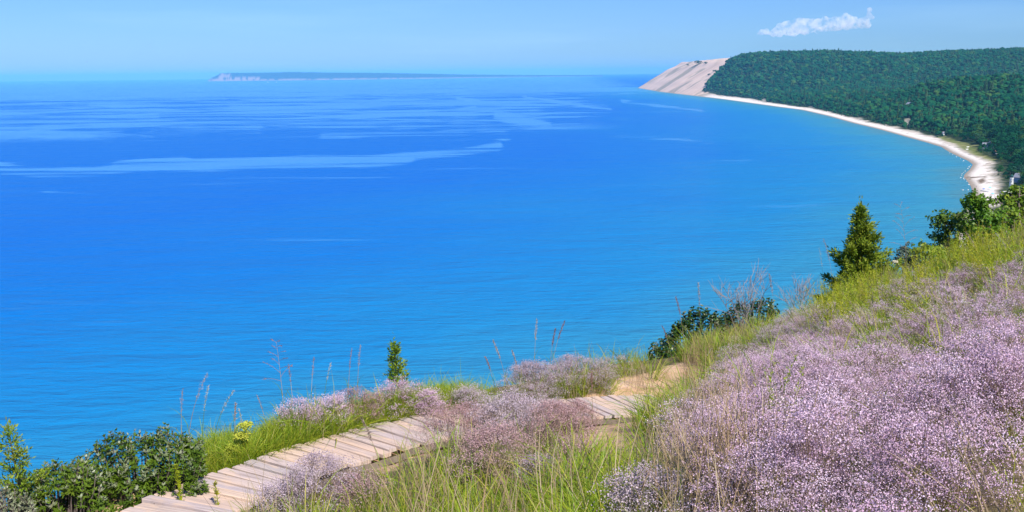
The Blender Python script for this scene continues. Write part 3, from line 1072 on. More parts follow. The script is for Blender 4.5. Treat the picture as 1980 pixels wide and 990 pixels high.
g = Geo()
lathe([(8, 0), (5.5, 62), (7, 64), (7, 66), (.1, 66.2)], 14, 0, g)
obj("tower", g.mesh("tower", M_WHITE, True), o)
g = Geo()
lathe([(4.5, 66), (4.5, 74), (.2, 80)], 14, 0, g)
obj("lantern", g.mesh("lantern", M_DARK), o)

# ================================================================== the one cloud
def cloud(name, label, puffs, dist, vox, dens):
    g = Geo()
    c0 = at_y(np.mean([q[0] for q in puffs]), np.mean([q[1] for q in puffs]), dist)
    for a, b, r in puffs:
        p_ = at_y(a, b, dist)
        s_ = r * dist / F
        g.sphere(p_ - c0 + np.array([0, RNG.uniform(-.5, .5) * s_, 0]), (s_ * 1.05, s_ * 1.3, s_), 0, 14, 10)
    tmp = bpy.data.objects.new("tmp", g.mesh("tmp", []))
    COL.objects.link(tmp)
    md = tmp.modifiers.new("r", 'REMESH')
    md.mode = 'VOXEL'
    md.voxel_size = vox
    dg = bpy.context.evaluated_depsgraph_get()
    me = bpy.data.meshes.new_from_object(tmp.evaluated_get(dg))
    bpy.data.objects.remove(tmp)
    t = NT(name)
    t.t.nodes.remove(t.b)
    tc = t.pos()
    n1 = t.noise(.017, tc, 5, .56, .4)
    n2 = t.noise(.005, tc, 2, .5)
    d = t.math('MULTIPLY', t.step(t.math('ADD', t.math('MULTIPLY', n1, .75), t.math('MULTIPLY', n2, .25)), .39, .64), dens)
    pv = t.n('VolumePrincipled', {'Color': (1, 1, 1), 'Anisotropy': .0})
    t.set(pv.inputs['Density'], d)
    t.set(t.out.inputs['Volume'], pv.outputs[0])
    me.name = name
    me.materials.clear()
    me.materials.append(t.mat)
    return obj(name, me, None, c0, label=label, cat='cloud', kind='thing')


puffs = [(1466, 65, 3.5), (1473, 62, 6), (1481, 61, 6.5), (1487, 64, 4)]
for u in np.linspace(0, 1, 30):
    bx_, by_ = 1494 + 182 * u, 66 - 19 * u
    tp = np.interp(u, [0, .05, .21, .34, .46, .55, .62, .70, .77, .83, .90, .95, 1], [58, 49, 38, 34, 38, 33, 34, 29, 23, 28, 36, 34, 30])
    k = max(1, int((by_ - tp) / 6))
    for q in range(k + 1):
        puffs.append((bx_ + RNG.normal(0, 2.5), by_ + (tp + 5 - by_) * q / k + RNG.normal(0, 1.2), RNG.uniform(5.5, 8.5) * (1 - .25 * q / k)))
puffs += [(1682, 31, 5.5), (1687, 34, 4), (1678, 36, 5), (1679, 26, 3.5), (1681, 19, 5)]
cloud("cloud", "small white cumulus cloud above the wooded ridge", puffs, 9000, 9, CLOUD_D)

# ================================================================== the bluff top where the photographer stands
# (pixel of bare ground, distance) of the places that give the slope its shape
walk = np.array([(150, 1022, 6.7), (215, 995, 7.05), (300, 957, 7.5), (400, 917, 8.0), (480, 889, 8.4), (560, 862, 8.8), (650, 838, 9.25), (760, 809, 9.85),
                 (890, 784, 10.45), (1010, 776, 10.95), (1130, 768, 11.45), (1235, 762, 11.85), (1290, 763, 12.0)], float)
E = at_y(walk[:, 0], walk[:, 1], walk[:, 2])
_d = np.gradient(E[:, :2], axis=0)
_d /= np.linalg.norm(_d, axis=1)[:, None]
_wd = np.stack([_d[:, 1], -_d[:, 0], np.zeros(len(E))], -1)
WLEN = .80
ctl = [
       (0, 1050, 6.5), (200, 1003, 7.35), (450, 908, 8.3), (550, 868, 8.95), (760, 806, 10.3), (940, 776, 11.2), (1100, 748, 12.2), (1220, 722, 13.2),
       (1340, 706, 13.6), (1400, 690, 15), (1480, 660, 17), (1580, 622, 19.5), (1680, 596, 18.5), (1760, 572, 18), (1860, 545, 16.5), (1980, 505, 15),
       (1190, 880, 8.0), (1250, 850, 8.8), (990, 985, 5.9), (700, 985, 6.4), (1250, 985, 5.0), (1500, 985, 3.9), (1750, 985, 3.35), (1980, 985, 3.0),
       (1320, 840, 8.6), (1500, 800, 7.4), (1500, 720, 11), (1700, 820, 6.0), (1700, 700, 9.6), (1900, 780, 5.3), (1900, 640, 8.8), (1850, 590, 12.0)]
cp = np.array(ctl, float)
CP = at_y(cp[:, 0], cp[:, 1], cp[:, 2])
far_cp = np.array([(0, -6, -1.8), (-9, -6, -3.6), (9, -6, -.9), (14, 4, -.8), (22, 12, -1.8), (40, 0, .5), (40, 26, -3.0), (30, 20, -3.2), (-9, 2, -3.6), (60, -40, 2), (-30, -40, -6), (90, 25, -3), (-6, 3.5, -3.2)], float)
far_cp[:, 2] += HC
CP = np.concatenate([CP, far_cp] + [E + _wd * q + np.array([0, 0, -.15 + .10 * (q > .5)]) for q in (0, WLEN * .5, WLEN)])


def tps_k(d):
    return d * d * np.log(d + 1e-9)


_n = len(CP)
_D = np.hypot(CP[:, None, 0] - CP[None, :, 0], CP[:, None, 1] - CP[None, :, 1])
_A = np.zeros((_n + 3, _n + 3))
_A[:_n, :_n] = tps_k(_D) + np.eye(_n) * .6
_A[:_n, _n:] = np.c_[np.ones(_n), CP[:, :2]]
_A[_n:, :_n] = _A[:_n, _n:].T
_w = np.linalg.solve(_A, np.r_[CP[:, 2], 0, 0, 0])


def tps(x, y):
    sh_ = np.shape(x)
    x, y = np.ravel(x), np.ravel(y)
    out = np.empty(len(x))
    for a in range(0, len(x), 40000):
        xs_, ys_ = x[a:a + 40000], y[a:a + 40000]
        d = np.hypot(xs_[:, None] - CP[None, :, 0], ys_[:, None] - CP[None, :, 1])
        out[a:a + 40000] = tps_k(d) @ _w[:_n] + _w[_n] + _w[_n + 1] * xs_ + _w[_n + 2] * ys_
    return out.reshape(sh_)


crest_px = [(0, 1050, 6.9), (200, 1003, 7.75), (450, 903, 8.5), (550, 868, 9.3), (760, 806, 10.7), (940, 776, 11.6), (1100, 748, 12.6), (1220, 722, 13.8),
            (1400, 690, 15.8), (1480, 660, 17.6), (1580, 622, 20.5), (1680, 596, 20.5), (1760, 572, 20), (1860, 545, 20), (1980, 505, 21)]
q_ = np.array(crest_px, float)
CR = at_y(q_[:, 0], q_[:, 1], q_[:, 2])[:, :2]
CR = np.concatenate([[(-60, -60), (-14, -8), (-7.5, 3)], CR, [(18, 24), (40, 34), (120, 60), (500, 90)]])


def crest_sd(x, y):
    """distance beyond the brink, and the nearest point of it"""
    x, y = np.asarray(x, float), np.asarray(y, float)
    best = np.full(x.shape, 1e9)
    sx_, bx, by = np.zeros(x.shape), np.zeros(x.shape), np.zeros(x.shape)
    for (x0, y0), (x1, y1) in zip(CR[:-1], CR[1:]):
        dx, dy = x1 - x0, y1 - y0
        t = np.clip(((x - x0) * dx + (y - y0) * dy) / (dx * dx + dy * dy), 0, 1)
        qx, qy = x0 + t * dx, y0 + t * dy
        d = np.hypot(x - qx, y - qy)
        cr_ = dx * (y - y0) - dy * (x - x0)
        m = d < best
        best = np.where(m, d, best)
        sx_ = np.where(m, np.sign(cr_), sx_)
        bx, by = np.where(m, qx, bx), np.where(m, qy, by)
    return best * sx_, bx, by


def zf(x, y):
    x, y = np.asarray(x, float), np.asarray(y, float)
    s, bx, by = crest_sd(x, y)
    s = np.maximum(s, 0)
    px_ = np.where(s > 0, bx, x)
    py_ = np.where(s > 0, by, y)
    z = tps(px_, py_)
    drop = np.where(s < 1.0, .36 * s * s, .36 + .72 * (s - 1.0))
    z = z - drop * (1 + .10 * (fbm(x / 9, y / 9, 50) - .5) * (s > 3))
    return np.maximum(z + .07 * (fbm(x / .9, y / .9, 33, 3) - .5) * (np.abs(x) < 60), -6)


zf_open = zf
_ws = np.linspace(0, len(E) - 1, 240)
WK = np.stack([np.interp(_ws, np.arange(len(E)), E[:, c]) for c in range(3)], -1)
WN = np.stack([np.interp(_ws, np.arange(len(E)), _wd[:, c]) for c in range(3)], -1)


def zf(x, y):
    """the same ground, kept clear below the planks"""
    z = zf_open(x, y)
    sh_ = z.shape
    zr, xr, yr = z.ravel().copy(), np.ravel(np.broadcast_to(x, sh_)), np.ravel(np.broadcast_to(y, sh_))
    k = np.nonzero((np.abs(xr + .2) < 4.5) & (np.abs(yr - 9.3) < 4))[0]
    if len(k):
        for c in range(0, len(k), 20000):
            kk = k[c:c + 20000]
            j = np.argmin((xr[kk, None] - WK[None, :, 0] - .4 * WN[None, :, 0]) ** 2 + (yr[kk, None] - WK[None, :, 1] - .4 * WN[None, :, 1]) ** 2, 1)
            v = (xr[kk] - WK[j, 0]) * WN[j, 0] + (yr[kk] - WK[j, 1]) * WN[j, 1]
            al = np.hypot(xr[kk] - WK[j, 0] - v * WN[j, 0], yr[kk] - WK[j, 1] - v * WN[j, 1])
            m = sstep(-.25, -.02, v) * sstep(WLEN + .16, WLEN - .02, v) * sstep(.4, .1, al)
            lim = WK[j, 2] - .17
            zr[kk] = zr[kk] + m * np.minimum(lim - zr[kk], 0)
    return zr.reshape(sh_)


def gpt(px, py, h=0.0, y1=70.0):
    """where the line of sight through a pixel comes down to h above the bluff top"""
    Y = np.concatenate([np.arange(2.2, 26, .03), np.arange(26, y1, .15)])
    P = at_y(np.full(len(Y), px), np.full(len(Y), py), Y)
    z = zf(P[:, 0], P[:, 1]) + h
    hit = np.nonzero(P[:, 2] <= z)[0]
    k = hit[0] if len(hit) else np.argmin(P[:, 2] - z)
    return np.array([P[k, 0], P[k, 1], z[k] - h])


def spread(a, lo, hi, n0, gr):
    """fine steps between lo and hi, growing steps out to the ends"""
    mid = np.arange(lo, hi, n0)
    out, v, d = [], hi, n0
    while v < a[1]:
        out.append(v)
        d *= gr
        v += d
    out.append(a[1])
    lft, v, d = [], lo, n0
    while True:
        d *= gr
        v -= d
        if v < a[0]:
            break
        lft.append(v)
    return np.concatenate([[a[0]], lft[::-1], mid, out])


gxs = spread((-330, 560), -7, 15, .12, 1.16)
gys = spread((-200, 420), 2, 22, .12, 1.16)
Xf, Yf = np.meshgrid(gxs, gys, indexing='ij')
Zf = zf(Xf, Yf)
fpx, fpy = pix(np.stack([Xf, Yf, Zf], -1))
fpx, fpy = np.nan_to_num(fpx, nan=-9e3), np.nan_to_num(fpy, nan=9e3)
wx = 9 * (fbm(Xf / .35, Yf / .35, 77) - .5)
SANDP = [[(1120, 780), (1165, 742), (1230, 728), (1310, 704), (1365, 700), (1345, 740), (1290, 775), (1250, 800), (1180, 805)],
         [(1090, 862), (1130, 840), (1200, 842), (1260, 840), (1320, 856), (1290, 876), (1230, 880), (1180, 888), (1120, 882)],
         [(195, 1010), (200, 985), (250, 945), (300, 935), (330, 960), (250, 1010)], [(690, 905), (740, 872), (800, 858), (830, 880), (760, 915)],
         [(1140, 800), (1240, 800), (1260, 850), (1130, 850)]]
sandf = np.zeros(Xf.shape)
for P_ in SANDP:
    sandf = np.maximum(sandf, in_poly(fpx + wx * 2, fpy + wx, P_) * (Yf > 0) * (crest_sd(Xf, Yf)[0] < 1.0))
g = Geo()
n0, n1 = Xf.shape
i = np.arange(n0 - 1)[:, None] * n1
j = np.arange(n1 - 1)[None]
Zs = Zf + .05 * sandf * (fbm(Xf / .4, Yf / .4, 7) - .4)
g.add(np.stack([Xf, Yf, Zs], -1).reshape(-1, 3), np.stack([i + j, i + n1 + j, i + n1 + j + 1, i + j + 1], -1).reshape(-1, 4))
t = NT("bluff_soil")
p = t.pos()
a = t.noise(1.1, p, 5, .6)
b = t.noise(14, p, 4, .65)
soil = t.ramp(t.math('ADD', t.math('MULTIPLY', a, .6), t.math('MULTIPLY', b, .4)),
              [(.32, (.055, .055, .020)), (.48, (.12, .10, .045)), (.60, (.24, .18, .10)), (.72, (.36, .28, .18))])
sn = t.ramp(t.noise(5, p, 5, .6), [(.3, (.46, .28, .16)), (.55, (.56, .37, .23)), (.75, (.62, .44, .30))])
t.set(t.b.inputs['Base Color'], t.mix(t.attr('sandf').outputs['Fac'], soil, sn))
t.b.inputs['Roughness'].default_value = .95
t.b.inputs['Specular IOR Level'].default_value = .1
t.set(t.b.inputs['Normal'], t.bump(t.math('ADD', b, t.math('MULTIPLY', t.noise(4, p, 3), 1.5)), .7, .03))
obj("ground", g.mesh("ground", t.mat, True, dict(sandf=sandf.ravel())), kind='structure', label='sandy bluff top falling away steeply to the lake')

# ------------------------------------------------------------------ boardwalk
L_ = np.concatenate([[0], np.cumsum(np.hypot(*np.diff(E[:, :2], axis=0).T))])
R_ = np.random.default_rng(3)
deck, ns = Geo(), 0.0
ids, lat = [], []
o = thing("boardwalk", "weathered plank boardwalk curving along the brink, half buried in sand and flowers", "boardwalk", (0, 0, 0))
sm = lambda s, c: np.interp(s, L_, np.convolve(np.pad(E[:, c], 1, mode='edge'), [.25, .5, .25], 'valid'))
PW, GAP, LEN = .106, .031, WLEN
strL, strR = [], []
while ns < L_[-1] - .2:
    c = ns + PW / 2
    p0 = np.array([sm(c, 0), sm(c, 1), sm(c, 2)])
    d = np.array([sm(c + .25, 0) - sm(c - .25, 0), sm(c + .25, 1) - sm(c - .25, 1), sm(c + .25, 2) - sm(c - .25, 2)])
    d /= np.linalg.norm(d)
    w = np.array([d[1], -d[0], 0.0])
    w /= np.linalg.norm(w)
    j_ = R_.normal(0, .018)
    ea = p0 + w * j_ + np.array([0, 0, R_.normal(0, .004)])
    eb = p0 + w * (LEN + R_.normal(0, .02))
    zr = zf(eb[0], eb[1])
    eb[2] = ea[2] + R_.normal(.01, .005)
    ax = eb - ea
    ln_ = np.linalg.norm(ax)
    ax /= ln_
    yw = d + R_.normal(0, .010, 3)
    yw -= ax * (yw @ ax)
    yw /= np.linalg.norm(yw)
    up = np.cross(ax, yw)
    h_, b_ = .036, .006
    hw = (PW + R_.normal(0, .003)) / 2
    prof = [(-hw + b_, 0), (-hw, -b_), (-hw, -h_), (hw, -h_), (hw, -b_), (hw - b_, 0)]
    V = np.concatenate([[ea + yw * u + up * v for u, v in prof], [ea + ax * ln_ * .5 + yw * u + up * (v + R_.normal(0, .003)) for u, v in prof], [eb + yw * u + up * v for u, v in prof]])
    Fc = [[k, (k + 1) % 6, 6 + (k + 1) % 6, 6 + k] for k in range(6)] + [[6 + k, 6 + (k + 1) % 6, 12 + (k + 1) % 6, 12 + k] for k in range(6)]
    n0_ = deck.n
    deck.add(V, Fc)
    deck.add(V, [[5, 4, 3, 2, 1, 0], [12, 13, 14, 15, 16, 17]])
    tint_ = R_.uniform()
    for _ in range(2):
        for q in range(3):
            for (u, v) in prof:
                lat.append((q * ln_ / 2 + tint_ * 37, u + tint_ * 11, tint_))
    strL.append(ea + ax * .10 - up * (.036 + .02))
    strR.append(ea + ax * .86 - up * (.036 + .02))
    ns += PW + GAP + max(0, R_.normal(0, .004))
t = NT("weathered_wood")
v = t.attr('grain').outputs['Vector']
sp = t.n('SeparateXYZ', {0: v})
grain = t.noise(1.0, t.mapping(v, (2.2, 60, 0)), 5, .6, .2)
blot = t.noise(1.0, t.mapping(v, (3.0, 9, 0)), 4, .6)
ctint = t.ramp(sp.outputs['Z'], [(0, (.42, .36, .34)), (.3, (.58, .42, .32)), (.6, (.46, .385, .38)), (1, (.64, .47, .34))])
c = t.mix(t.math('MULTIPLY', t.step(grain, .45, .66), .7), ctint, (.26, .20, .18))
c = t.mix(t.math('MULTIPLY', t.step(blot, .5, .7), .55), c, (.66, .46, .31))
t.set(t.b.inputs['Base Color'], c)
t.b.inputs['Roughness'].default_value = .85
t.b.inputs['Specular IOR Level'].default_value = .2
t.set(t.b.inputs['Normal'], t.bump(grain, .4, .004))
obj("decking", deck.mesh("decking", t.mat, False, dict(grain=np.array(lat))), o)
M_BEAM = plain("beam_wood", (.14, .105, .08), .9, .3, 5)
for ss in (strL, strR):
    g = Geo()
    ss = np.array(ss)
    g.tube(ss, .045, 4)
    obj("stringer", g.mesh("stringer", M_BEAM), o)


# ------------------------------------------------------------------ plant kinds
M_BLOOM = leaf_mat("lilac_blossom", [(0, (.40, .22, .31)), (.3, (.60, .39, .51)), (.6, (.74, .54, .66)), (1, (.86, .72, .82))], .7, .3, .1, None, .7)
M_BLOOMG = leaf_mat("faded_blossom", [(0, (.36, .25, .28)), (.5, (.55, .44, .50)), (1, (.70, .60, .65))], .75, .3, .1, None, .7)
M_BLOOMR = leaf_mat("rusty_blossom", [(0, (.32, .17, .15)), (.5, (.48, .30, .30)), (1, (.60, .44, .46))], .75, .3, .1, None, .7)
M_FSTEM = leaf_mat("flower_stem", [(0, (.16, .095, .075)), (.5, (.17, .14, .06)), (1, (.20, .13, .11))], .7, .15, .2)
M_GRASS = leaf_mat("grass_blade", [(0, (.08, .18, .010)), (.3, (.21, .33, .018)), (.6, (.33, .38, .022)), (.82, (.42, .39, .05)), (1, (.50, .38, .15))], .5, .4, .3, None, .6)  # darkest tone also puts the deep shade between blades into the colour
M_DRY = leaf_mat("dry_stalk", [(0, (.40, .30, .17)), (.5, (.30, .20, .11)), (1, (.50, .41, .27))], .7, .2, .2)
M_GOLD = leaf_mat("goldenrod_leaf", [(0, (.20, .31, .012)), (.5, (.33, .38, .015)), (1, (.42, .39, .03))], .5, .4, .3)
M_SEED = leaf_mat("seed_head", [(0, (.24, .12, .12)), (.5, (.30, .18, .15)), (1, (.42, .36, .30))], .7, .2, .2)
M_PALE = leaf_mat("pale_seed_head", [(0, (.50, .46, .36)), (1, (.62, .58, .50))], .6, .3, .2)


def bez(p0, p1, p2, n=5):
    u = np.linspace(0, 1, n)[:, None]
    return (1 - u) ** 2 * np.asarray(p0) + 2 * u * (1 - u) * np.asarray(p1) + u * u * np.asarray(p2)


def bloom(seed, r=.26, h=.46, nc=60, nb=26, s=.0075, stem_w=.0022, shape=1.0, lean=(0, 0)):
    """a loose dome of tiny five-petalled flowers on wiry branching stems"""
    R = np.random.default_rng(seed)
    g = Geo()
    az = R.uniform(0, 2 * np.pi, nc)
    zz = R.uniform(.05, 1, nc) ** .75
    f = R.uniform(.5, 1.08, nc)
    rr_ = np.sqrt(np.clip(1 - zz ** 2, 0, 1)) * .95 + .10
    C = np.stack([np.cos(az) * rr_ * r * f + lean[0] * zz, np.sin(az) * rr_ * r * f + lean[1] * zz, h * (.30 + .70 * zz) * (.80 + .2 * f)], -1)
    forks = [np.array([math.cos(a) * r * .16, math.sin(a) * r * .16, h * .30]) for a in np.linspace(0, 6.28, 9)[:-1] + R.uniform(0, .6, 8)]
    for fk in forks:
        g.ribbon(bez((R.normal(0, .01), R.normal(0, .01), -.03), fk * .4, fk, 4), [stem_w * 1.5] * 4, rdir(1)[0] * [1, 1, .1], 1)
    for c_ in C:
        fk = forks[int(np.argmin([np.hypot(*(q - c_ * .3)[:2]) for q in forks]))]
        m_ = (fk + c_) / 2 + R.normal(0, .02, 3)
        g.ribbon(bez(fk, m_, c_, 4), [stem_w * 1.2, stem_w, stem_w * .8, stem_w * .6], rdir(1)[0] * [1, 1, .1], 1)
    # a flat-topped tuft of blossoms at every branch end, on thread-like stalks
    tight = R.uniform(.7, 1.35, (nc, 1, 1))
    off = R.normal(size=(nc, nb, 3)) * np.array([.024, .024, .011]) * tight * shape
    B = (C[:, None] + off).reshape(-1, 3)
    n = len(B)
    sz = s * R.uniform(.6, 1.4, n)
    D = rdir(n, .15)
    N = rdir(n, 1.0)
    tone = np.clip(np.repeat(R.uniform(0, 1, nc), nb) * .6 + R.uniform(0, .4, n), 0, 1)
    g.leaves(B - D * sz[:, None] * .5, D, N, sz, sz * .95, 0, a=tone, fat=.5)
    k = R.choice(n, min(n, nc * 6), replace=False)
    own_c = np.repeat(C, nb, 0)[k]
    base = own_c - np.array([0, 0, .05]) * shape
    sd = rdir(len(k)) * stem_w * .3
    V = np.stack([base - sd, base + sd, B[k] + sd, B[k] - sd], 1).reshape(-1, 3)
    g.add(V, np.arange(4 * len(k)).reshape(-1, 4), 1)
    return g


def tuft(seed, n=46, ln=(.22, .48), r=.10, w=.0055, droop=.55, up=1.0, seg=5):
    R = np.random.default_rng(seed)
    g = Geo()
    for k in range(n):
        a = R.uniform(0, 6.28)
        L = R.uniform(*ln)
        b0 = np.array([math.cos(a), math.sin(a), 0]) * R.uniform(0, r)
        out = np.array([math.cos(a + R.normal(0, .5)), math.sin(a + R.normal(0, .5)), 0])
        dr = droop * R.uniform(.3, 1.2)
        p1 = b0 + np.array([0, 0, L * .65 * up]) + out * L * .18
        p2 = b0 + out * L * (.30 + .45 * dr) + np.array([0, 0, L * (1.0 - .45 * dr) * up])
        pts = bez(b0 - [0, 0, .03], p1, p2, seg)
        ww = w * R.uniform(.6, 1.3) * np.array([.8, 1, .9, .6, .12])[:seg]
        sd = np.cross(out, [0, 0, 1]) + R.normal(0, .35, 3)
        g.ribbon(pts, ww, sd / np.linalg.norm(sd), 0, a=R.uniform() ** 1.3)
    return g


def leafy(seed, n=16, h=(.35, .62), r=.13, ll=.055, lw=.010, per=34, m=0):
    """upright leafy stalks, narrow leaves all the way up (goldenrod, wormwood)"""
    R = np.random.default_rng(seed)
    g = Geo()
    for k in range(n):
        a = R.uniform(0, 6.28)
        b0 = np.array([math.cos(a), math.sin(a), 0]) * r * math.sqrt(R.uniform())
        H = R.uniform(*h)
        tip = b0 * 1.5 + np.array([R.normal(0, .07), R.normal(0, .07), H])
        pts = bez(b0 - [0, 0, .03], b0 + [0, 0, H * .6], tip, 6)
        g.ribbon(pts, [.005, .0045, .004, .003, .002, .001], rdir(1)[0] * [1, 1, 0], 0)
        u = R.uniform(.12, 1, per)
        C = np.stack([np.interp(u, np.linspace(0, 1, 6), pts[:, c]) for c in range(3)], -1)
        aa_ = R.uniform(0, 6.28, per)
        D = np.stack([np.cos(aa_), np.sin(aa_), R.uniform(.3, 1.3, per)], -1)
        N = np.stack([-np.cos(aa_), -np.sin(aa_), np.ones(per)], -1) + R.normal(0, .3, (per, 3))
        g.leaves(C, D, N, ll * (1.15 - .75 * u) * R.uniform(.7, 1.3, per), lw * (1.1 - .5 * u), 0)
    return g


def straw(seed, n=26, h=(.35, .75), r=.14):
    R = np.random.default_rng(seed)
    g = Geo()
    for k in range(n):
        a = R.uniform(0, 6.28)
        b0 = np.array([math.cos(a), math.sin(a), 0]) * r * math.sqrt(R.uniform())
        H = R.uniform(*h)
        tip = b0 + np.array([R.normal(0, .10), R.normal(0, .10), H])
        pts = bez(b0 - [0, 0, .03], b0 + [0, 0, H * .5] + R.normal(0, .02, 3), tip, 5)
        g.ribbon(pts, [.005, .0045, .004, .003, .0015], rdir(1)[0] * [1, 1, 0], 0)
    return g


# ------------------------------------------------------------------ ground cover
def sow(n, region, h, x0=-7.5, x1=16, y0=2.3, y1=24, s_max=1.2, clump=None, seed=1):
    """places over the bluff top whose plants' heads (h above ground) lie in one of the regions, thinned by the density there"""
    R = np.random.default_rng(seed)
    x, y = R.uniform(x0, x1, n), R.uniform(y0, y1, n)
    s, _, _ = crest_sd(x, y)
    k = s < s_max
    x, y = x[k], y[k]
    z = zf(x, y)
    px, py = pix(np.stack([x, y, z + h], -1))
    k = (px > -150) & (px < 2130) & (py < 1250)
    x, y, z, px, py = (q[k] for q in (x, y, z, px, py))
    den = np.zeros(x.shape)
    for poly, d in region:
        den = np.where(in_poly(px, py, poly), d, den)
    if clump:
        sc_, lo, hi, sd = clump
        den = den * sstep(lo, hi, fbm(x / sc_, y / sc_, sd))
    k = R.uniform(size=x.shape) < den
    return np.stack([x, y, z], -1)[k], px[k], py[k]


def keep_off_walk(P, r0=-.02, r1=.74):
    """nothing grows through the open planks"""
    d = np.full(len(P), 9.0)
    out = np.ones(len(P), bool)
    for a, b in zip(E[:-1], E[1:]):
        dx, dy = b[0] - a[0], b[1] - a[1]
        L = math.hypot(dx, dy)
        u = ((P[:, 0] - a[0]) * dx + (P[:, 1] - a[1]) * dy) / L
        v = ((P[:, 0] - a[0]) * dy - (P[:, 1] - a[1]) * dx) / L
        out &= ~((u > -.05) & (u < L + .05) & (v > r0) & (v < r1))
    return out


def spin(n, R, tilt=.12):
    return np.stack([R.normal(0, tilt, n), R.normal(0, tilt, n), R.uniform(0, 6.28, n)], -1)


BIG = [(1330, 800), (1345, 760), (1430, 700), (1500, 640), (1560, 605), (1650, 600), (1720, 560), (1800, 530), (1900, 500), (2130, 470), (2130, 1250), (1740, 1250), (1620, 1000), (1450, 880), (1390, 820)]
THIN = [(1560, 600), (1700, 560), (1800, 515), (1990, 480), (2130, 470), (2130, 560), (1990, 600), (1850, 640), (1700, 660), (1600, 640)]
GREEN_UP = [(1700, 620), (1800, 580), (1990, 560), (1990, 660), (1850, 680), (1740, 690)]
blooms = [bloom(s, .22 + .03 * (s % 3), .40 + .04 * (s % 3), 64, 62, .0050).mesh("flower", [M_BLOOM, M_FSTEM], a_name='tone') for s in range(5)]
R = np.random.default_rng(21)
Pb, px, py = sow(9000, [(BIG, 1.0), (THIN, .34), (GREEN_UP, .5)], .45, seed=2, clump=(1.1, .22, .48, 5))
Pb = Pb[keep_off_walk(Pb)]
n = len(Pb)
sc_ = R.uniform(.75, 1.25, n)
print('blooms', n)
scatter("flower_mass", blooms, Pb, spin(n, R), np.stack([sc_] * 3, -1), R.integers(0, 5, n), "airy lilac baby's breath flowers covering the slope on the right", "flowers")

grey = [bloom(70 + s, .22, .40, 44, 40, .0058).mesh("flower", [M_BLOOMG, M_FSTEM], a_name='tone') for s in range(3)]
G1 = [(1360, 720), (1400, 680), (1540, 600), (1600, 620), (1560, 660), (1450, 720), (1400, 770)]
G2 = [(930, 760), (1000, 705), (1130, 680), (1200, 690), (1170, 740), (1080, 790), (960, 800)]
G3 = [(1280, 780), (1330, 740), (1350, 800), (1330, 900), (1440, 960), (1500, 1100), (1250, 1100), (1230, 960), (1290, 860)]
G4 = [(1130, 690), (1220, 680), (1250, 700), (1150, 730)]
Pg, px, py = sow(9000, [(G1, .9), (G2, .8), (G3, .16), (G4, .6), ([(860, 760), (940, 735), (940, 770), (880, 785)], .9)], .36, seed=5)
Pg = Pg[keep_off_walk(Pg)]
n = len(Pg)
sc_ = R.uniform(.7, 1.15, n)
print('grey', n)
scatter("faded_flower_mass", grey, Pg, spin(n, R), np.stack([sc_] * 3, -1), R.integers(0, 3, n), "greyish faded flowers thinning out towards the brink and the sand", "flowers")

LOW = [(300, 1250), (480, 980), (620, 960), (720, 930), (830, 900), (960, 870), (1100, 880), (1230, 870), (1330, 830), (1340, 760), (1420, 700), (1620, 980), (1740, 1250)]
SHELF = [(430, 905), (470, 868), (560, 820), (700, 800), (800, 770), (900, 760), (950, 775), (880, 800), (700, 840), (560, 870), (450, 915)]
BRINK = [(930, 790), (960, 750), (1100, 720), (1220, 690), (1300, 680), (1400, 640), (1500, 620), (1500, 680), (1400, 720), (1340, 715), (1240, 725), (1130, 770)]
RIGHT = [(1550, 620), (1700, 560), (1900, 480), (2130, 450), (2130, 700), (1900, 700), (1700, 700), (1560, 660)]
ROOF = [(1230, 800), (1300, 772), (1360, 760), (1400, 800), (1330, 860), (1260, 860)]
tufts = [tuft(s, 36, (.10, .40), .12, .0048, .9).mesh("grass", [M_GRASS], a_name='tone') for s in range(5)] + [tuft(9 + s, 22, (.30, .58), .08, .0065, 1.1).mesh("grass", [M_GRASS], a_name='tone') for s in range(2)]
Pt, px, py = sow(60000, [(LOW, .62), (SHELF, .95), (BRINK, .6), (RIGHT, .5), (BIG, .42), (THIN, .45), (GREEN_UP, .4), (ROOF, .75)], .22, seed=8, clump=(.6, .25, .5, 15), s_max=1.5)
Pt = Pt[keep_off_walk(Pt)]
EDGE = [(385, 905), (380, 850), (400, 820), (440, 830), (470, 850), (450, 905)]
P2, px, py = sow(60000, [([(430, 915), (465, 860), (560, 812), (700, 785), (800, 762), (900, 750), (960, 768), (880, 812), (700, 850), (560, 880), (450, 925)], .9), (EDGE, .25)], .16, seed=9, s_max=1.3, x0=-5, x1=1, y0=7, y1=13)
nmain = len(Pt)
Pt = np.concatenate([Pt, P2[keep_off_walk(P2)]])
P3, px, py = sow(30000, [([(1080, 905), (1160, 885), (1300, 880), (1330, 930), (1330, 1250), (1000, 1250), (1040, 960)], .5)], .25, seed=19, x0=-1, x1=4, y0=2.5, y1=11)
Pt = np.concatenate([P3, Pt])
nmain += len(P3)
gpx, gpy = pix(Pt)
bare = np.zeros(len(Pt), bool)
for P_ in SANDP[:4]:
    bare |= in_poly(gpx, gpy, P_)
bare |= in_poly(gpx, gpy, [(1150, 800), (1180, 740), (1300, 700), (1350, 700), (1345, 735), (1290, 775), (1260, 800)])
kp = ~bare | (R.uniform(size=len(Pt)) < .06)
nmain = kp[:nmain].sum()
Pt = Pt[kp]
n = len(Pt)
sc_ = R.uniform(.65, 1.4, n) * np.where(np.arange(n) >= nmain, .62, 1.0) * np.clip(Pt[:, 1] / 7.0, .5, 1)
print('grass', n)
scatter("grass", tufts, Pt, spin(n, R, .30), np.stack([sc_] * 3, -1), R.integers(0, 7, n), "bright yellow green grass along the boardwalk and under the flowers", "grass")

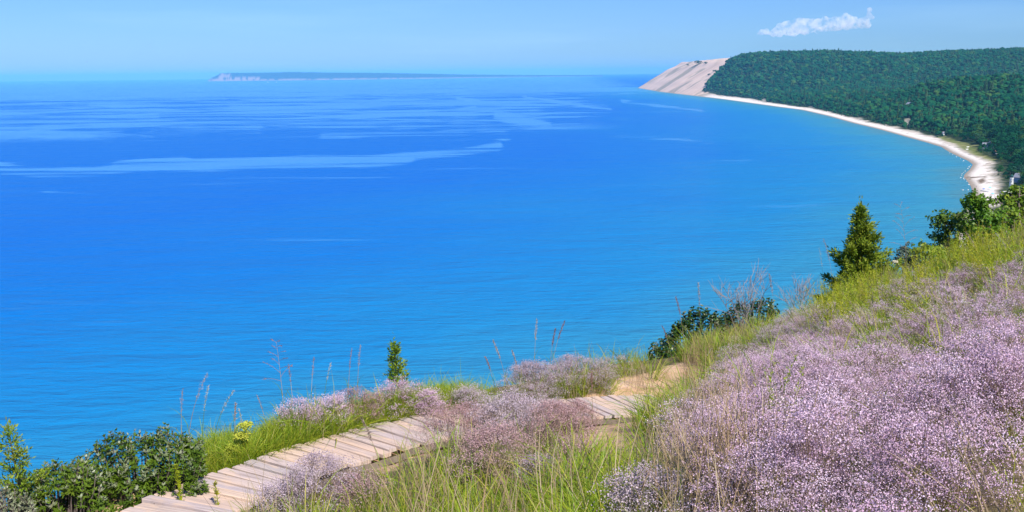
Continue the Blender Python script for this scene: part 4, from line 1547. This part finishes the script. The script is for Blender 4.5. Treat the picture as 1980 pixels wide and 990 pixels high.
drys = [straw(s, 22, (.25, .55)).mesh("dry_grass", [M_DRY]) for s in range(3)]
DRY = [(1310, 800), (1350, 770), (1480, 800), (1500, 900), (1480, 1000), (1400, 1100), (1340, 960), (1300, 880)]
Pd, px, py = sow(42000, [(LOW, .09), (SHELF, .06), (BRINK, .12), (RIGHT, .35), (BIG, .03), (DRY, .5), ([(1320, 790), (1400, 770), (1500, 830), (1500, 960), (1400, 1020), (1330, 920)], .75)], .3, seed=13)
Pd = Pd[keep_off_walk(Pd)]
n = len(Pd)
sc_ = R.uniform(.6, 1.3, n)
print('dry', n)
scatter("dry_grass", drys, Pd, spin(n, R, .15), np.stack([sc_] * 3, -1), R.integers(0, 3, n), "thin straw coloured dead stalks standing among the flowers and grass", "dry grass")

golds = [leafy(s, 14).mesh("goldenrod", [M_GOLD]) for s in range(4)]
GOLD = [(1575, 590), (1600, 560), (1680, 530), (1760, 530), (1830, 490), (1900, 460), (1990, 430), (2130, 400), (2130, 520), (1950, 540), (1850, 570), (1760, 590), (1660, 610), (1590, 610)]
Pq, px, py = sow(12000, [(GOLD, .6), (GREEN_UP, .15), (BIG, .012)], .55, seed=17, s_max=1.8, clump=(1.0, .25, .45, 25))
n = len(Pq)
sc_ = R.uniform(.6, 1.45, n)
print('gold', n)
scatter("goldenrod_patch", golds, Pq, spin(n, R, .15), np.stack([sc_] * 3, -1), R.integers(0, 4, n), "yellow green leafy goldenrod growing along the top of the slope", "wild plants")

# ================================================================== plants that can be told apart
def xy_px(px, Y, py):
    return at_y(px, py, Y)


# ---- flower mounds near the boardwalk
def mound(label, px, py, wpx, h, mats, seed, nc=120, nb=50, s=.0075, group=None, shape=1.0, lean=(0, 0), dy=0.0):
    p_ = gpt(px, py, h)
    p_ = p_ + np.array([0, dy, 0])
    p_[2] = zf(p_[0], p_[1])
    r = wpx / 2 * p_[1] / F
    g = bloom(seed, r, h, nc, nb, s, .0018, shape * 1.25, lean)
    o = thing("flower_clump", label, "flowers", p_, 0, "flower mounds along the boardwalk")
    m = g.mesh("blossom", mats, False, None, 'tone')
    obj("blossom", m, o)
    gg = tuft(seed + 500, 60, (.14, .34), r * .8, .0045, .9)
    obj("leaf_tuft", gg.mesh("leaf_tuft", M_GRASS, False, None, 'tone'), o)
    return o


LIL, GRY, RST = [M_BLOOM, M_FSTEM], [M_BLOOMG, M_FSTEM], [M_BLOOMR, M_FSTEM]
for a in (("pale lilac flower mound at the left end of the grassy shelf beyond the boardwalk", 575, 772, 95, .46, LIL, 201),
          ("lilac flower mound between the leftmost mound and the rusty one", 640, 762, 95, .44, LIL, 202),
          ("rusty brown flower mound on the grassy shelf left of the sapling", 690, 752, 110, .46, RST, 203),
          ("full lilac flower mound right in front of the small green sapling", 770, 735, 120, .52, LIL, 204),
          ("lilac flower mound leaning over the water right of the sapling", 828, 752, 60, .44, LIL, 205),
          ("small greyish flower mound on the brink where the boardwalk meets the water line", 905, 748, 90, .40, GRY, 206),
          ("pale silvery flower mound spilling over the near right edge of the boardwalk", 620, 885, 170, .46, GRY, 207, 200),
          ("low whitish flower mound at the bottom edge, hiding the plank ends", 540, 930, 110, .36, GRY, 208),
          ("pink flower mound in the grass right of the silvery one", 700, 925, 150, .27, RST, 209),
          ("wide mauve flower mound over the middle of the boardwalk", 885, 785, 180, .58, RST, 210, 260),
          ("tall mauve flower mound in the centre, its top against the planks", 985, 762, 185, .64, GRY, 211, 280),
          ("pinkish flower mound hanging over the grass below the centre of the walk", 960, 825, 200, .52, RST, 212, 260),
          ("rusty pink flower mound left of the sand patch", 1075, 782, 165, .58, RST, 213, 250),
          ("airy grey lilac flower mound behind the boardwalk, left of the sand hollow", 1040, 700, 130, .50, GRY, 214, 160),
          ("airy flower mound on the brink above the upper sand patch", 1112, 690, 110, .46, GRY, 215),
          ("rusty pink flower mound hiding the planks just left of the bare far planks", 1105, 772, 110, .50, RST, 219, 170),
          ("thin rusty flower mound at the lower end of the sand hollow", 1110, 850, 110, .40, RST, 216),
          ("small grey flower mound in the grass near the bottom centre", 1040, 880, 80, .36, GRY, 217),
          ("grey dried flower mound at the lower right of the grass, beside dead stalks", 1255, 905, 190, .34, GRY, 218)):
    mound(*a[:7], **(dict(nc=a[7]) if len(a) > 7 else {}))


# ---- shrubs with whorls of narrow leaves
M_SHRUB = leaf_mat("shrub_leaf", [(0, (.05, .10, .010)), (.5, (.11, .18, .014)), (1, (.20, .26, .03))], .5, .3, .15, 9)
M_SHRUBTOP = leaf_mat("silvery_leaf", [(0, (.11, .15, .05)), (.5, (.22, .24, .14)), (1, (.14, .10, .05))], .36, .15, .4, 12)  # grey of the corner shrub; elsewhere sky sheen painted on upper leaves
M_DARKLEAF = leaf_mat("dark_glossy_leaf", [(0, (.022, .058, .012)), (.6, (.045, .10, .018)), (1, (.10, .14, .03))], .4, .2, .25, 9)
M_TWIG = plain("twig_bark", (.13, .10, .085), .9, .3, 9)
M_TWIGG = plain("grey_twig", (.22, .20, .20), .9, .2, 9)


def shrub(name, label, outline, base_py, Y, depth, nros, leaf=(.060, .012), per=11, mats=(M_SHRUB, M_SHRUBTOP), top=.42, cat="shrub", seed=0, twig=M_TWIG):
    """outline: (px, py of the top) along the shrub; it is as deep as `depth` metres and stands on the bluff"""
    R = np.random.default_rng(seed)
    ol = np.array(outline, float)
    mid = gpt(ol[:, 0].mean(), base_py, 0)
    org = np.array([at_y(ol[:, 0].mean(), base_py, Y)[0], Y, 0.0])
    org[2] = zf(org[0], org[1])
    u = R.uniform(ol[0, 0], ol[-1, 0], nros)
    v = R.uniform(-1, 1, nros)
    Yp = Y + v * depth / 2
    topy = np.interp(u, ol[:, 0], ol[:, 1])
    edge = np.clip(np.minimum(u - ol[0, 0], ol[-1, 0] - u) / (.10 * (ol[-1, 0] - ol[0, 0])), 0.25, 1)
    Pt = at_y(u, topy, np.full(nros, Y))
    x = Pt[:, 0] * Yp / Y
    gz_ = zf(x, Yp)
    H = np.maximum(Pt[:, 2] - zf(Pt[:, 0], np.full(nros, Y)), .15) * np.sqrt(np.clip(1 - v ** 2, .06, 1))
    f = np.where(R.uniform(size=nros) < .62, R.uniform(.86, 1.0, nros), R.uniform(.10, .9, nros))
    C = np.stack([x, Yp, gz_ + H * f], -1)
    lf, tw = Geo(), Geo()
    ctr = np.array([x.mean(), Y, (gz_ + H * .35).mean()])
    out = C - ctr
    out /= np.linalg.norm(out, axis=1)[:, None] + 1e-6
    ax = out * .55 + np.array([0, 0, .85]) + R.normal(0, .22, (nros, 3))
    ax /= np.linalg.norm(ax, axis=1)[:, None]
    for tier in range(3):
        m = per if tier < 2 else 5
        A = np.repeat(ax, m, 0)
        B = np.repeat(C, m, 0) - A * (.035 * (2 - tier)) * (leaf[0] / .05)
        n = len(B)
        t1 = np.cross(A, R.normal(size=(n, 3)))
        t1 /= np.linalg.norm(t1, axis=1)[:, None]
        D = t1 + A * (.15 + .45 * tier) + R.normal(0, .12, (n, 3))
        N = A * 1.0 - t1 * .35 + R.normal(0, .25, (n, 3))
        hi = np.repeat(R.uniform(size=nros) < top * (f > .85), m) & (tier > 0)
        L = leaf[0] * R.uniform(.7, 1.25, n) * (1 - .22 * tier)
        for mm, k in ((0, ~hi), (1, hi)):
            if k.any():
                lf.leaves(B[k] - org, D[k], N[k], L[k], leaf[1] * R.uniform(.8, 1.2, k.sum()), mm)
    for k in R.choice(nros, min(nros, 110), replace=False):
        b = np.array([ctr[0] + (C[k, 0] - ctr[0]) * .72, ctr[1] + (C[k, 1] - ctr[1]) * .7, 0])
        b[2] = zf(b[0], b[1]) - .05
        m_ = (b + C[k]) / 2 + R.normal(0, .04, 3)
        tw.tube(bez(b, m_, C[k], 5) - org, [.010, .008, .006, .004, .003], 4)
    o = thing(name, label, cat, org)
    obj("foliage", lf.mesh("foliage", list(mats)), o)
    obj("stem", tw.mesh("stem", twig), o)
    return o


shrub("leafy_shrub", "dense shrub with narrow dark leaves and silvery tips at the left end of the boardwalk",
      [(120, 905), (150, 886), (185, 858), (205, 836), (217, 829), (232, 842), (247, 846), (262, 836), (280, 846), (300, 838), (320, 824), (335, 842), (352, 832), (366, 848), (380, 842), (392, 866), (398, 905)],
      985, 7.9, .95, 560, seed=31)
shrub("leafy_shrub", "lower dark leafy shrub in the bottom left corner, left of the dense one",
      [(10, 950), (40, 922), (62, 914), (85, 900), (110, 890), (135, 894), (160, 884), (185, 900), (205, 935)], 1010, 7.35, .7, 260, seed=32, top=.45)
shrub("silver_shrub", "small silvery grey shrub at the very bottom left corner", [(-30, 950), (0, 938), (20, 946), (45, 950), (66, 965), (80, 985)], 1020, 6.8, .4, 90,
      leaf=(.042, .011), mats=(M_SHRUBTOP, M_SHRUBTOP), seed=33)
shrub("dark_shrub", "dark glossy shrub on the brink right of the sand hollow", [(1255, 672), (1275, 655), (1295, 640), (1312, 618), (1330, 597), (1350, 592), (1372, 592), (1388, 604), (1400, 640)],
      700, 16.3, 1.0, 330, leaf=(.075, .034), per=7, mats=(M_DARKLEAF, M_SHRUBTOP), top=.25, seed=34)
shrub("dark_shrub", "dark glossy shrub behind the bare twigs, midway to the cedar", [(1385, 620), (1400, 598), (1425, 580), (1445, 588), (1460, 578), (1480, 574), (1500, 580), (1510, 610)],
      680, 17.8, 1.0, 240, leaf=(.075, .034), per=7, mats=(M_DARKLEAF, M_SHRUBTOP), top=.25, seed=35)


# ---- evergreens
M_CEDAR = leaf_mat("cedar_spray", [(0, (.035, .090, .010)), (.4, (.085, .165, .014)), (.7, (.18, .25, .018)), (1, (.27, .31, .03))], .6, .25, .2, 7)
M_JUNI = leaf_mat("juniper_needle", [(0, (.07, .16, .015)), (.5, (.17, .27, .02)), (1, (.30, .33, .03))], .6, .3, .2, 6)


def evergreen(name, label, px, top_py, base_py, wpx, Y, nb, seed, mat, spray=(.10, .030), per=11, rise=.55, skew=0.0, bare=0.0, cat="tree", pw=.8):
    R = np.random.default_rng(seed)
    b = at_y(px, base_py, Y)
    b[2] = zf(b[0], b[1])
    H = at_y(px, top_py, Y)[2] - b[2]
    rm = wpx / 2 * Y / F
    lf, tr = Geo(), Geo()
    k = np.linspace(0, 1, 8)
    spine = np.stack([np.sin(k * 5) * .02 * H, np.cos(k * 4) * .015 * H - .015 * H, k * H], -1)
    spine[0, 2] = -.2
    tr.tube(spine, .022 * H * (1 - k * .93), 7)
    for i in range(nb):
        u = (i + R.uniform(0, 1)) / nb
        u = bare + (1 - bare) * u
        a = i * 2.399 + R.normal(0, .3)
        L = rm * ((1 - u) ** pw) * R.uniform(.45, 1.2) * (1 + skew * math.cos(a)) + .03 * H * .3
        z0 = np.array([np.interp(u, k, spine[:, c]) for c in range(3)])
        d = np.array([math.cos(a), math.sin(a), 0])
        p2 = z0 + d * L + np.array([0, 0, L * rise * R.uniform(.5, 1.2)])
        pts = bez(z0, z0 + d * L * .6 + np.array([0, 0, L * .08]), p2, 6)
        tr.tube(pts, np.linspace(.006 * H * (1 - u) + .002, .001, 6), 4, cap=False)
        m = max(3, int(L / (spray[0] * .42)))
        q = np.linspace(.22, 1, m)
        for w in q:
            c = np.array([np.interp(w, np.linspace(0, 1, 6), pts[:, e]) for e in range(3)])
            n = per
            off = R.normal(0, spray[0] * .42, (n, 3))
            C = c + off
            D = d * .8 + np.array([0, 0, .55]) + R.normal(0, .5, (n, 3)) + off / spray[0] * .5
            N = np.array([0, 0, 1.0]) + d * .4 + R.normal(0, .6, (n, 3))
            lf.leaves(C, D, N, spray[0] * R.uniform(.6, 1.25, n), spray[1] * R.uniform(.7, 1.3, n), 0)
    tip = np.array([spine[-1]] * (per * 3)) + R.normal(0, 1, (per * 3, 3)) * [.25 * spray[0], .25 * spray[0], spray[0] * .9]
    lf.leaves(tip, np.array([0, 0, 1.0]) + R.normal(0, .3, (per * 3, 3)), R.normal(size=(per * 3, 3)), spray[0], spray[1], 0)
    o = thing(name, label, cat, b)
    obj("trunk", tr.mesh("trunk", M_TWIG), o)
    obj("foliage", lf.mesh("foliage", mat), o)
    return o


evergreen("cedar_tree", "tall pointed cedar standing alone at the top of the flower slope", 1655, 404, 605, 185, 19.2, 96, 51, M_CEDAR, (.085, .026), 20, .50, .12, .02, pw=1.0)
evergreen("cedar_sapling", "small bright green cedar sapling rising behind the lilac mounds", 769, 668, 790, 44, 10.9, 44, 52, M_JUNI, (.045, .016), 8, .7, 0, .30, pw=.45)
evergreen("juniper_sapling", "sparse yellow green juniper sapling with a bare leader at the left edge", 44, 826, 1010, 150, 7.15, 26, 53, M_JUNI, (.042, .011), 11, .5, .1, .20, pw=.8)


# ---- broad leaved trees that grow on the slope below the brink
M_LEAF1 = leaf_mat("dark_oak_leaf", [(0, (.036, .095, .012)), (.5, (.072, .15, .014)), (1, (.15, .22, .02))], .45, .2, .35, 2)
M_LEAF2 = leaf_mat("bright_maple_leaf", [(0, (.06, .16, .012)), (.5, (.11, .23, .015)), (1, (.20, .27, .02))], .45, .35, .3, 2)
M_LEAF3 = leaf_mat("olive_leaf", [(0, (.075, .17, .012)), (.5, (.15, .25, .016)), (1, (.27, .30, .03))], .5, .3, .3, 2)
M_LEAF4 = leaf_mat("blue_grey_leaf", [(0, (.035, .065, .045)), (1, (.08, .12, .085))], .5, .2, .3, 2)


def leafy_tree(name, label, clumps, Y, mat, leaf=.15, per=120, seed=0, dead=None):
    R = np.random.default_rng(seed)
    cx_ = np.mean([c[0] for c in clumps])
    cy_ = max(c[1] for c in clumps)
    b = at_y(cx_, cy_, Y)
    b[2] = zf(b[0], b[1]) - .3
    lf, tr = Geo(), Geo()
    fork = at_y(cx_, cy_ + 6, Y) - b
    fork[2] = max(fork[2], .8)
    tr.tube(bez((0, 0, 0), (.15, .1, fork[2] * .5), fork, 6), np.linspace(.05 + .012 * fork[2], .09, 6), 7)
    for (a, c, r) in clumps:
        Yc = Y + R.uniform(-1.3, 1.3)
        P_ = at_y(a, c, Yc) - b
        rr_ = 1.5 * r * Y / F
        tr.tube(bez(fork * [1, 1, .9], (fork + P_) / 2 + R.normal(0, .15, 3) + [0, 0, -.1], P_, 5), [.07, .05, .035, .022, .010], 5)
        # a clump is a handful of twigs, each with its own spray of leaves
        for q in range(9):
            tw_ = P_ + R.normal(0, .48, 3) * rr_ * [1, 1.3, .85]
            tr.tube([P_, (P_ + tw_) / 2 + [0, 0, .03], tw_], [.014, .009, .004], 4, cap=False)
            n = per // 9
            C = tw_ + R.normal(0, .26, (n, 3)) * rr_ * [1, 1.2, .6]
            D = rdir(n, -.2)
            N = (C - P_) / rr_ * .8 + np.array([0, 0, .9]) + R.normal(0, .45, (n, 3))
            lf.leaves(C, D, N, leaf * R.uniform(.6, 1.3, n), leaf * R.uniform(.5, .95, n), 0, fat=.5)
    o = thing(name, label, "tree", b)
    obj("trunk", tr.mesh("trunk", M_TWIG), o)
    obj("foliage", lf.mesh("foliage", mat), o)
    if dead:
        g = Geo()
        for (x0, y0, x1, y1) in dead:
            A, B_ = at_y(x0, y0, Y - .8) - b, at_y(x1, y1, Y - .8) - b
            g.tube(bez(A, (A + B_) / 2 + R.normal(0, .08, 3), B_, 6), np.linspace(.05, .012, 6), 5)
            for q in range(5):
                c_ = A + (B_ - A) * R.uniform(.35, .95)
                g.tube([c_, c_ + np.array([R.normal(0, .35), R.normal(0, .2), R.uniform(.1, .5)])], [.016, .006], 4)
        obj("dead_branch", g.mesh("dead_branch", M_SEED), o)
    return o


leafy_tree("oak_tree", "dark leaved tree with an open left edge beyond the brink, left of the bright one",
           [(1814, 432, 11), (1828, 421, 13), (1846, 417, 12), (1861, 420, 11), (1816, 455, 11), (1838, 440, 14), (1858, 446, 13), (1812, 482, 9), (1832, 466, 12), (1855, 470, 13), (1872, 462, 12), (1868, 488, 14), (1845, 492, 12)],
           40, M_LEAF1, .13, 250, 61)
leafy_tree("maple_tree", "bright green tree beyond the brink in front of the beach umbrellas",
           [(1876, 392, 10), (1890, 386, 11), (1903, 395, 9), (1884, 410, 13), (1902, 412, 13), (1918, 420, 13), (1892, 432, 15), (1914, 438, 15), (1932, 434, 12), (1926, 456, 15), (1898, 456, 15), (1878, 440, 11), (1942, 462, 14), (1912, 478, 16), (1884, 480, 15)],
           37.5, M_LEAF2, .13, 330, 62)
leafy_tree("olive_green_tree", "olive green tree with dead reddish branches at the right edge below the tower",
           [(1942, 388, 11), (1955, 378, 11), (1968, 370, 11), (1982, 376, 13), (1998, 385, 15), (1950, 404, 12), (1968, 398, 14), (1986, 405, 15), (1956, 424, 14), (1975, 430, 15), (1992, 436, 16), (1962, 450, 15), (1984, 462, 17), (2010, 420, 18), (2012, 465, 18)],
           41, M_LEAF3, .14, 330, 63, dead=[(1948, 470, 1938, 392), (1976, 450, 1972, 368), (1940, 450, 1946, 408)])
leafy_tree("round_shrub", "rounded green bush at the foot of the dark tree, right of the grey one",
           [(1774, 492, 10), (1788, 480, 10), (1802, 484, 11), (1816, 492, 11), (1828, 498, 11), (1782, 508, 12), (1802, 508, 13), (1822, 515, 13), (1842, 505, 11)], 33, M_LEAF3, .11, 230, 64)
leafy_tree("grey_bush", "thin blue grey bush beside the tall feathery grass stalk", [(1742, 492, 7), (1750, 480, 7), (1758, 488, 8), (1766, 498, 8), (1752, 504, 9), (1738, 505, 7), (1764, 514, 9)], 33.5, M_LEAF4, .09, 170, 65)


# ---- bare twig bushes on the brink
def twig_bush(label, px, base_py, tips, Y, seed):
    R = np.random.default_rng(seed)
    b = at_y(px, base_py, Y)
    b[2] = zf(b[0], b[1])
    g = Geo()
    for (a, c) in tips:
        T = at_y(a, c, Y + R.uniform(-.5, .5)) - b
        pts = bez((R.normal(0, .05), R.normal(0, .05), -.05), T * [.4, .6, .6], T, 7)
        g.tube(pts, np.linspace(.010, .003, 7), 4, cap=False)
        for q in range(9):
            u = R.uniform(.35, .95)
            c0 = np.array([np.interp(u, np.linspace(0, 1, 7), pts[:, e]) for e in range(3)])
            c1 = c0 + np.array([R.normal(0, .16), R.normal(0, .12), R.uniform(.1, .30)]) * (1.2 - u * .5)
            g.tube([c0, (c0 + c1) / 2 + R.normal(0, .02, 3), c1], [.0045, .0035, .002], 3, cap=False)
            for z in range(2):
                c2 = c1 + np.array([R.normal(0, .07), R.normal(0, .05), R.uniform(.03, .13)])
                g.tube([(c0 + c1) / 2, c2], [.003, .0018], 3, cap=False)
    o = thing("bare_bush", label, "bush", b)
    obj("stem", g.mesh("stem", M_TWIGG), o)


twig_bush("bare grey twig bush sticking up between the two dark shrubs", 1440, 650, [(1424, 560), (1437, 540), (1452, 532), (1463, 528), (1474, 535), (1487, 548), (1411, 575), (1398, 552), (1380, 560)], 17.2, 71)
twig_bush("bare grey twig bush against the water just left of the cedar", 1550, 625, [(1524, 568), (1535, 550), (1545, 542), (1558, 538), (1568, 548), (1577, 560), (1515, 580)], 19.0, 72)


# ---- single grass stalks and weeds that stand out
def stalk(label, base, tip, kind, seed, spread_=.10, bend=.0, name="grass_stalk"):
    R = np.random.default_rng(seed)
    p_ = gpt(base[0], base[1], 0)
    T = at_y(tip[0], tip[1], p_[1] + R.uniform(-.1, .1)) - p_
    L = np.linalg.norm(T)
    M_ = T * .5 + np.array([bend * L - T[0] * .22, 0, T[2] * .10])
    pts = bez((0, 0, -.03), M_, T, 9)
    st, hd, lv = Geo(), Geo(), Geo()
    st.tube(pts, np.linspace(.0032, .0012, 9), 4)
    n = {'plume': 90, 'dark': 150, 'open': 0, 'pale': 100}[kind]
    mat = {'plume': M_SEED, 'dark': M_SEED, 'open': M_SEED, 'pale': M_PALE}[kind]
    k9 = np.linspace(0, 1, 9)
    if n:
        u = R.uniform(.66, 1.0, n)
        C = np.stack([np.interp(u, k9, pts[:, c]) for c in range(3)], -1)
        D = T / L + R.normal(0, .45, (n, 3))
        wd = .30 * (1 - (2 * (u - .80) / .4) ** 2).clip(.15, 1)
        C = C + R.normal(0, .006, (n, 3)) * wd[:, None] * 3 * (L / .8)
        hd.leaves(C, D, R.normal(size=(n, 3)), .024 * (L / .8) ** .5, .0052 if kind == 'dark' else .0030, 0)
    else:
        for q in range(12):
            u = .52 + .046 * q
            c0 = np.array([np.interp(u, k9, pts[:, e]) for e in range(3)])
            s_ = 1 if q % 2 else -1
            reach = L * .17 * (1.15 - (u - .5) * 1.9).clip(.2) if False else L * .17 * max(.25, 1.15 - (u - .5) * 1.7)
            c1 = c0 + np.array([s_ * reach * R.uniform(.6, 1.1), R.normal(0, .05), reach * R.uniform(.15, .8)])
            c_ = bez(c0, (c0 + c1) / 2 + np.array([0, 0, reach * .2]), c1, 5)
            hd.tube(c_, [.0022, .0018, .0015, .0014, .001], 3, cap=False)
            m = 16
            w_ = R.uniform(.4, 1, m)
            C = np.stack([np.interp(w_, np.linspace(0, 1, 5), c_[:, e]) for e in range(3)], -1)
            hd.leaves(C, (c1 - c0) / np.linalg.norm(c1 - c0) + R.normal(0, .4, (m, 3)), R.normal(size=(m, 3)), .020, .0045, 0)
    for q in range(3):
        u = .08 + .13 * q
        c0 = np.array([np.interp(u, k9, pts[:, e]) for e in range(3)])
        a = R.uniform(0, 6.28)
        c1 = c0 + np.array([math.cos(a) * L * .2, math.sin(a) * L * .12, L * R.uniform(.16, .30)])
        lv.ribbon(bez(c0, c0 + np.array([0, 0, L * .2]), c1, 5), [.005, .006, .005, .003, .001], np.array([.8, .6, 0]), 0)
    o = thing(name, label, "grass stalk", p_, 0, "single grass stalks rising above the brink")
    obj("stem", st.mesh("stem", M_DRY if kind != 'pale' else M_GRASS), o)
    obj("seed_head", hd.mesh("seed_head", mat), o)
    obj("leaf", lv.mesh("leaf", M_GRASS), o)


for k, a in enumerate((
        ("tall feathery open grass stalk right of the cedar, its top above the beach line", (1752, 585), (1741, 398), 'open', .02),
        ("pale thin grass stalk just left of the cedar", (1612, 600), (1592, 462), 'dark', .03),
        ("short pale grass stalk at the left foot of the cedar", (1598, 605), (1584, 480), 'pale', -.02),
        ("reddish grass stalk leaning left against the water, left in the stalk group", (985, 775), (953, 658), 'dark', .0),
        ("straight dark red grass stalk, tallest of the group left of the sand hollow", (1032, 745), (1038, 618), 'dark', .0),
        ("reddish grass stalk leaning right above the grey lilac mound", (1062, 740), (1092, 622), 'dark', .0),
        ("thin red grass stalk beside the one leaning right", (1060, 745), (1074, 636), 'dark', .0),
        ("short red grass stalk leaning left near the middle of the brink", (1010, 765), (990, 678), 'dark', .0),
        ("lowest red grass stalk at the left of the stalk group", (960, 770), (938, 690), 'dark', .0),
        ("red grass stalk in front of the left dark shrub, leaning left", (1325, 690), (1307, 575), 'dark', .0),
        ("straight red grass stalk over the left dark shrub", (1355, 690), (1350, 548), 'dark', .0),
        ("thin grass stalk at the right end of the right dark shrub", (1500, 660), (1487, 530), 'dark', .0),
        ("short grass stalk leaning over the brink left of the dark shrubs", (1300, 700), (1280, 630), 'dark', .0),
        ("tall green stalk over the water, rightmost behind the rusty mound", (690, 800), (697, 668), 'plume', .0),
        ("tall green stalk over the water, next left of the rightmost one", (672, 800), (680, 675), 'plume', .0),
        ("whitish grass stalk curving right over the water left of the rusty mound", (622, 815), (640, 703), 'pale', .0),
        ("straight thin stalk over the water above the pale lilac mound", (600, 815), (607, 692), 'plume', .0),
        ("pale stalk leaning left above the leftmost lilac mound", (570, 830), (558, 706), 'plume', .0),
        ("open airy stalk over the water, farthest left of those behind the shelf", (552, 835), (534, 660), 'open', .0),
        ("pale seeding grass stalk leaning right beside the dense shrub", (410, 900), (452, 756), 'pale', -.06),
        ("pale seeding grass stalk curving right, nearest the dense shrub", (392, 905), (403, 747), 'pale', -.03),
        ("long green stalk rising from the dense shrub into the blue", (360, 880), (402, 722), 'plume', -.05),
        ("thin green stalk behind the dense shrub", (350, 880), (353, 752), 'plume', .0),
        ("dark purple stalk at the gap between shrub and shelf", (455, 895), (456, 780), 'dark', .0),
        ("pale stalk leaning left at the gap between shrub and shelf", (478, 890), (462, 792), 'pale', .03),
        ("pale green stalk leaning left over the water by the yellow green tuft", (520, 860), (497, 765), 'plume', .03),
        ("reddish stalk in the grass right of the silvery mound", (745, 945), (700, 812), 'dark', .0),
        ("reddish stalk crossing the planks beside the wide mauve mound", (852, 860), (874, 770), 'dark', .0),
        ("straight brown stalk standing before the planks by the sand hollow", (1146, 835), (1144, 720), 'dark', .0),
        ("white curved dead stalk right of the upper sand patch", (1355, 725), (1376, 674), 'pale', .0),
        ("long straw coloured stalk leaning left at the upper right edge", (1978, 560), (1925, 452), 'pale', .0),
        ("brown leaning stalk in the yellow green plants right of the round bush", (1905, 545), (1868, 450), 'dark', .0))):
    stalk(a[0], a[1], a[2], a[3], 300 + k, bend=a[4])


def weed(label, base, tip, seed, n=120, ll=.045, bloom_=None, name="leafy_weed"):
    R = np.random.default_rng(seed)
    p_ = gpt(base[0], base[1], 0)
    T = at_y(tip[0], tip[1], p_[1]) - p_
    L = np.linalg.norm(T)
    pts = bez((0, 0, -.03), T * [.0, .5, .75], T, 8)
    g, st = Geo(), Geo()
    st.tube(pts, np.linspace(.005, .002, 8), 5)
    u = R.uniform(.15, 1, n)
    C = np.stack([np.interp(u, np.linspace(0, 1, 8), pts[:, c]) for c in range(3)], -1)
    a = R.uniform(0, 6.28, n)
    D = np.stack([np.cos(a), np.sin(a), R.uniform(.2, 1.4, n)], -1)
    N = np.stack([-np.cos(a), -np.sin(a), np.ones(n)], -1) + R.normal(0, .3, (n, 3))
    g.leaves(C, D, N, ll * (1.2 - .6 * u) * R.uniform(.7, 1.2, n), ll * .26, 0)
    o = thing(name, label, "plant", p_)
    obj("stem", st.mesh("stem", M_GOLD), o)
    obj("foliage", g.mesh("foliage", M_GOLD), o)
    if bloom_:
        h = Geo()
        m = 420
        C = T + R.normal(size=(m, 3)).clip(-1.7, 1.7) * np.array([.030, .030, .012]) * bloom_[0]
        h.leaves(C, rdir(m), rdir(m, 1.0), .018, .015, 0, fat=.5)
        obj("flower_head", h.mesh("flower_head", bloom_[1]), o)


M_YEL = leaf_mat("yellow_green_bloom", [(0, (.40, .46, .05)), (1, (.55, .55, .08))], .6, .3, .2, 20)
M_RUSTH = leaf_mat("rust_seed_pod", [(0, (.42, .20, .07)), (1, (.58, .34, .16))], .7, .2, .2, 20)
M_CREAM = leaf_mat("cream_bloom", [(0, (.70, .64, .46)), (1, (.80, .76, .60))], .7, .3, .2, 20)
for k, a in enumerate((("bright green leafy weed curving up before the planks at the bottom left", (352, 1010), (338, 898), 150),
                       ("thin green leafy weed standing over the planks left of the whitish mound", (425, 1020), (415, 932), 110),
                       ("bright yellow green weed spike curving left out of the lilac slope", (1518, 955), (1494, 836), 150),
                       ("pale green weed leaning among the flowers, lower left of the yellow spike", (1475, 955), (1436, 890), 110),
                       ("small bright green weed spike in the upper lilac slope", (1512, 715), (1506, 678), 70))):
    weed(a[0], a[1], a[2], 400 + k, a[3])
for k, a in enumerate((("flat topped yellow green bloom over the water beside the planks, upper of three", (482, 900), (474, 822), (1.1, M_YEL)),
                       ("flat topped yellow green bloom beside the planks, middle of three", (478, 905), (467, 842), (1.2, M_YEL)),
                       ("flat topped yellow green bloom beside the planks, lowest of three", (470, 905), (452, 864), (1.1, M_YEL)),
                       ("cream flower head among the grass by the right dark shrub", (1425, 690), (1421, 655), (1.6, M_CREAM)),
                       ("small white flower head in the yellow green plants right of the feathery stalk", (1738, 580), (1731, 506), (.7, M_CREAM)),
                       ("cream flower head low in the grass by the dead stalks", (1340, 920), (1334, 882), (.9, M_CREAM)))):
    weed(a[0], a[1], a[2], 420 + k, 60, .04, a[3], "flowering_weed")
for k, a in enumerate((("largest rust coloured seed head in the lilac slope near the right edge", (1840, 800), (1841, 742), .9), ("rust coloured seed head left of the largest one", (1742, 830), (1738, 788), .8),
                       ("pale orange seed head, uppermost at the right edge", (1928, 730), (1925, 685), 1.0), ("small orange seed head under the uppermost one", (1935, 745), (1932, 700), .8),
                       ("orange seed head low on the middle of the lilac slope", (1680, 860), (1680, 816), .7), ("small orange seed head by the yellow green spike", (1490, 900), (1488, 856), .7))):
    weed(a[0], a[1], a[2], 440 + k, 30, .03, (a[3] * .55, M_RUSTH), "dried_seed_head")

# ================================================================== render settings
vs = S.view_settings
vs.view_transform = 'Standard'
vs.look = 'None'
vs.exposure = EXPO
vs.gamma = 1
vs.use_curve_mapping = False
cy = S.cycles
cy.max_bounces = 12
cy.diffuse_bounces = 3
cy.glossy_bounces = 3
cy.transmission_bounces = 3
cy.volume_bounces = 10
cy.transparent_max_bounces = 8
cy.use_denoising = True
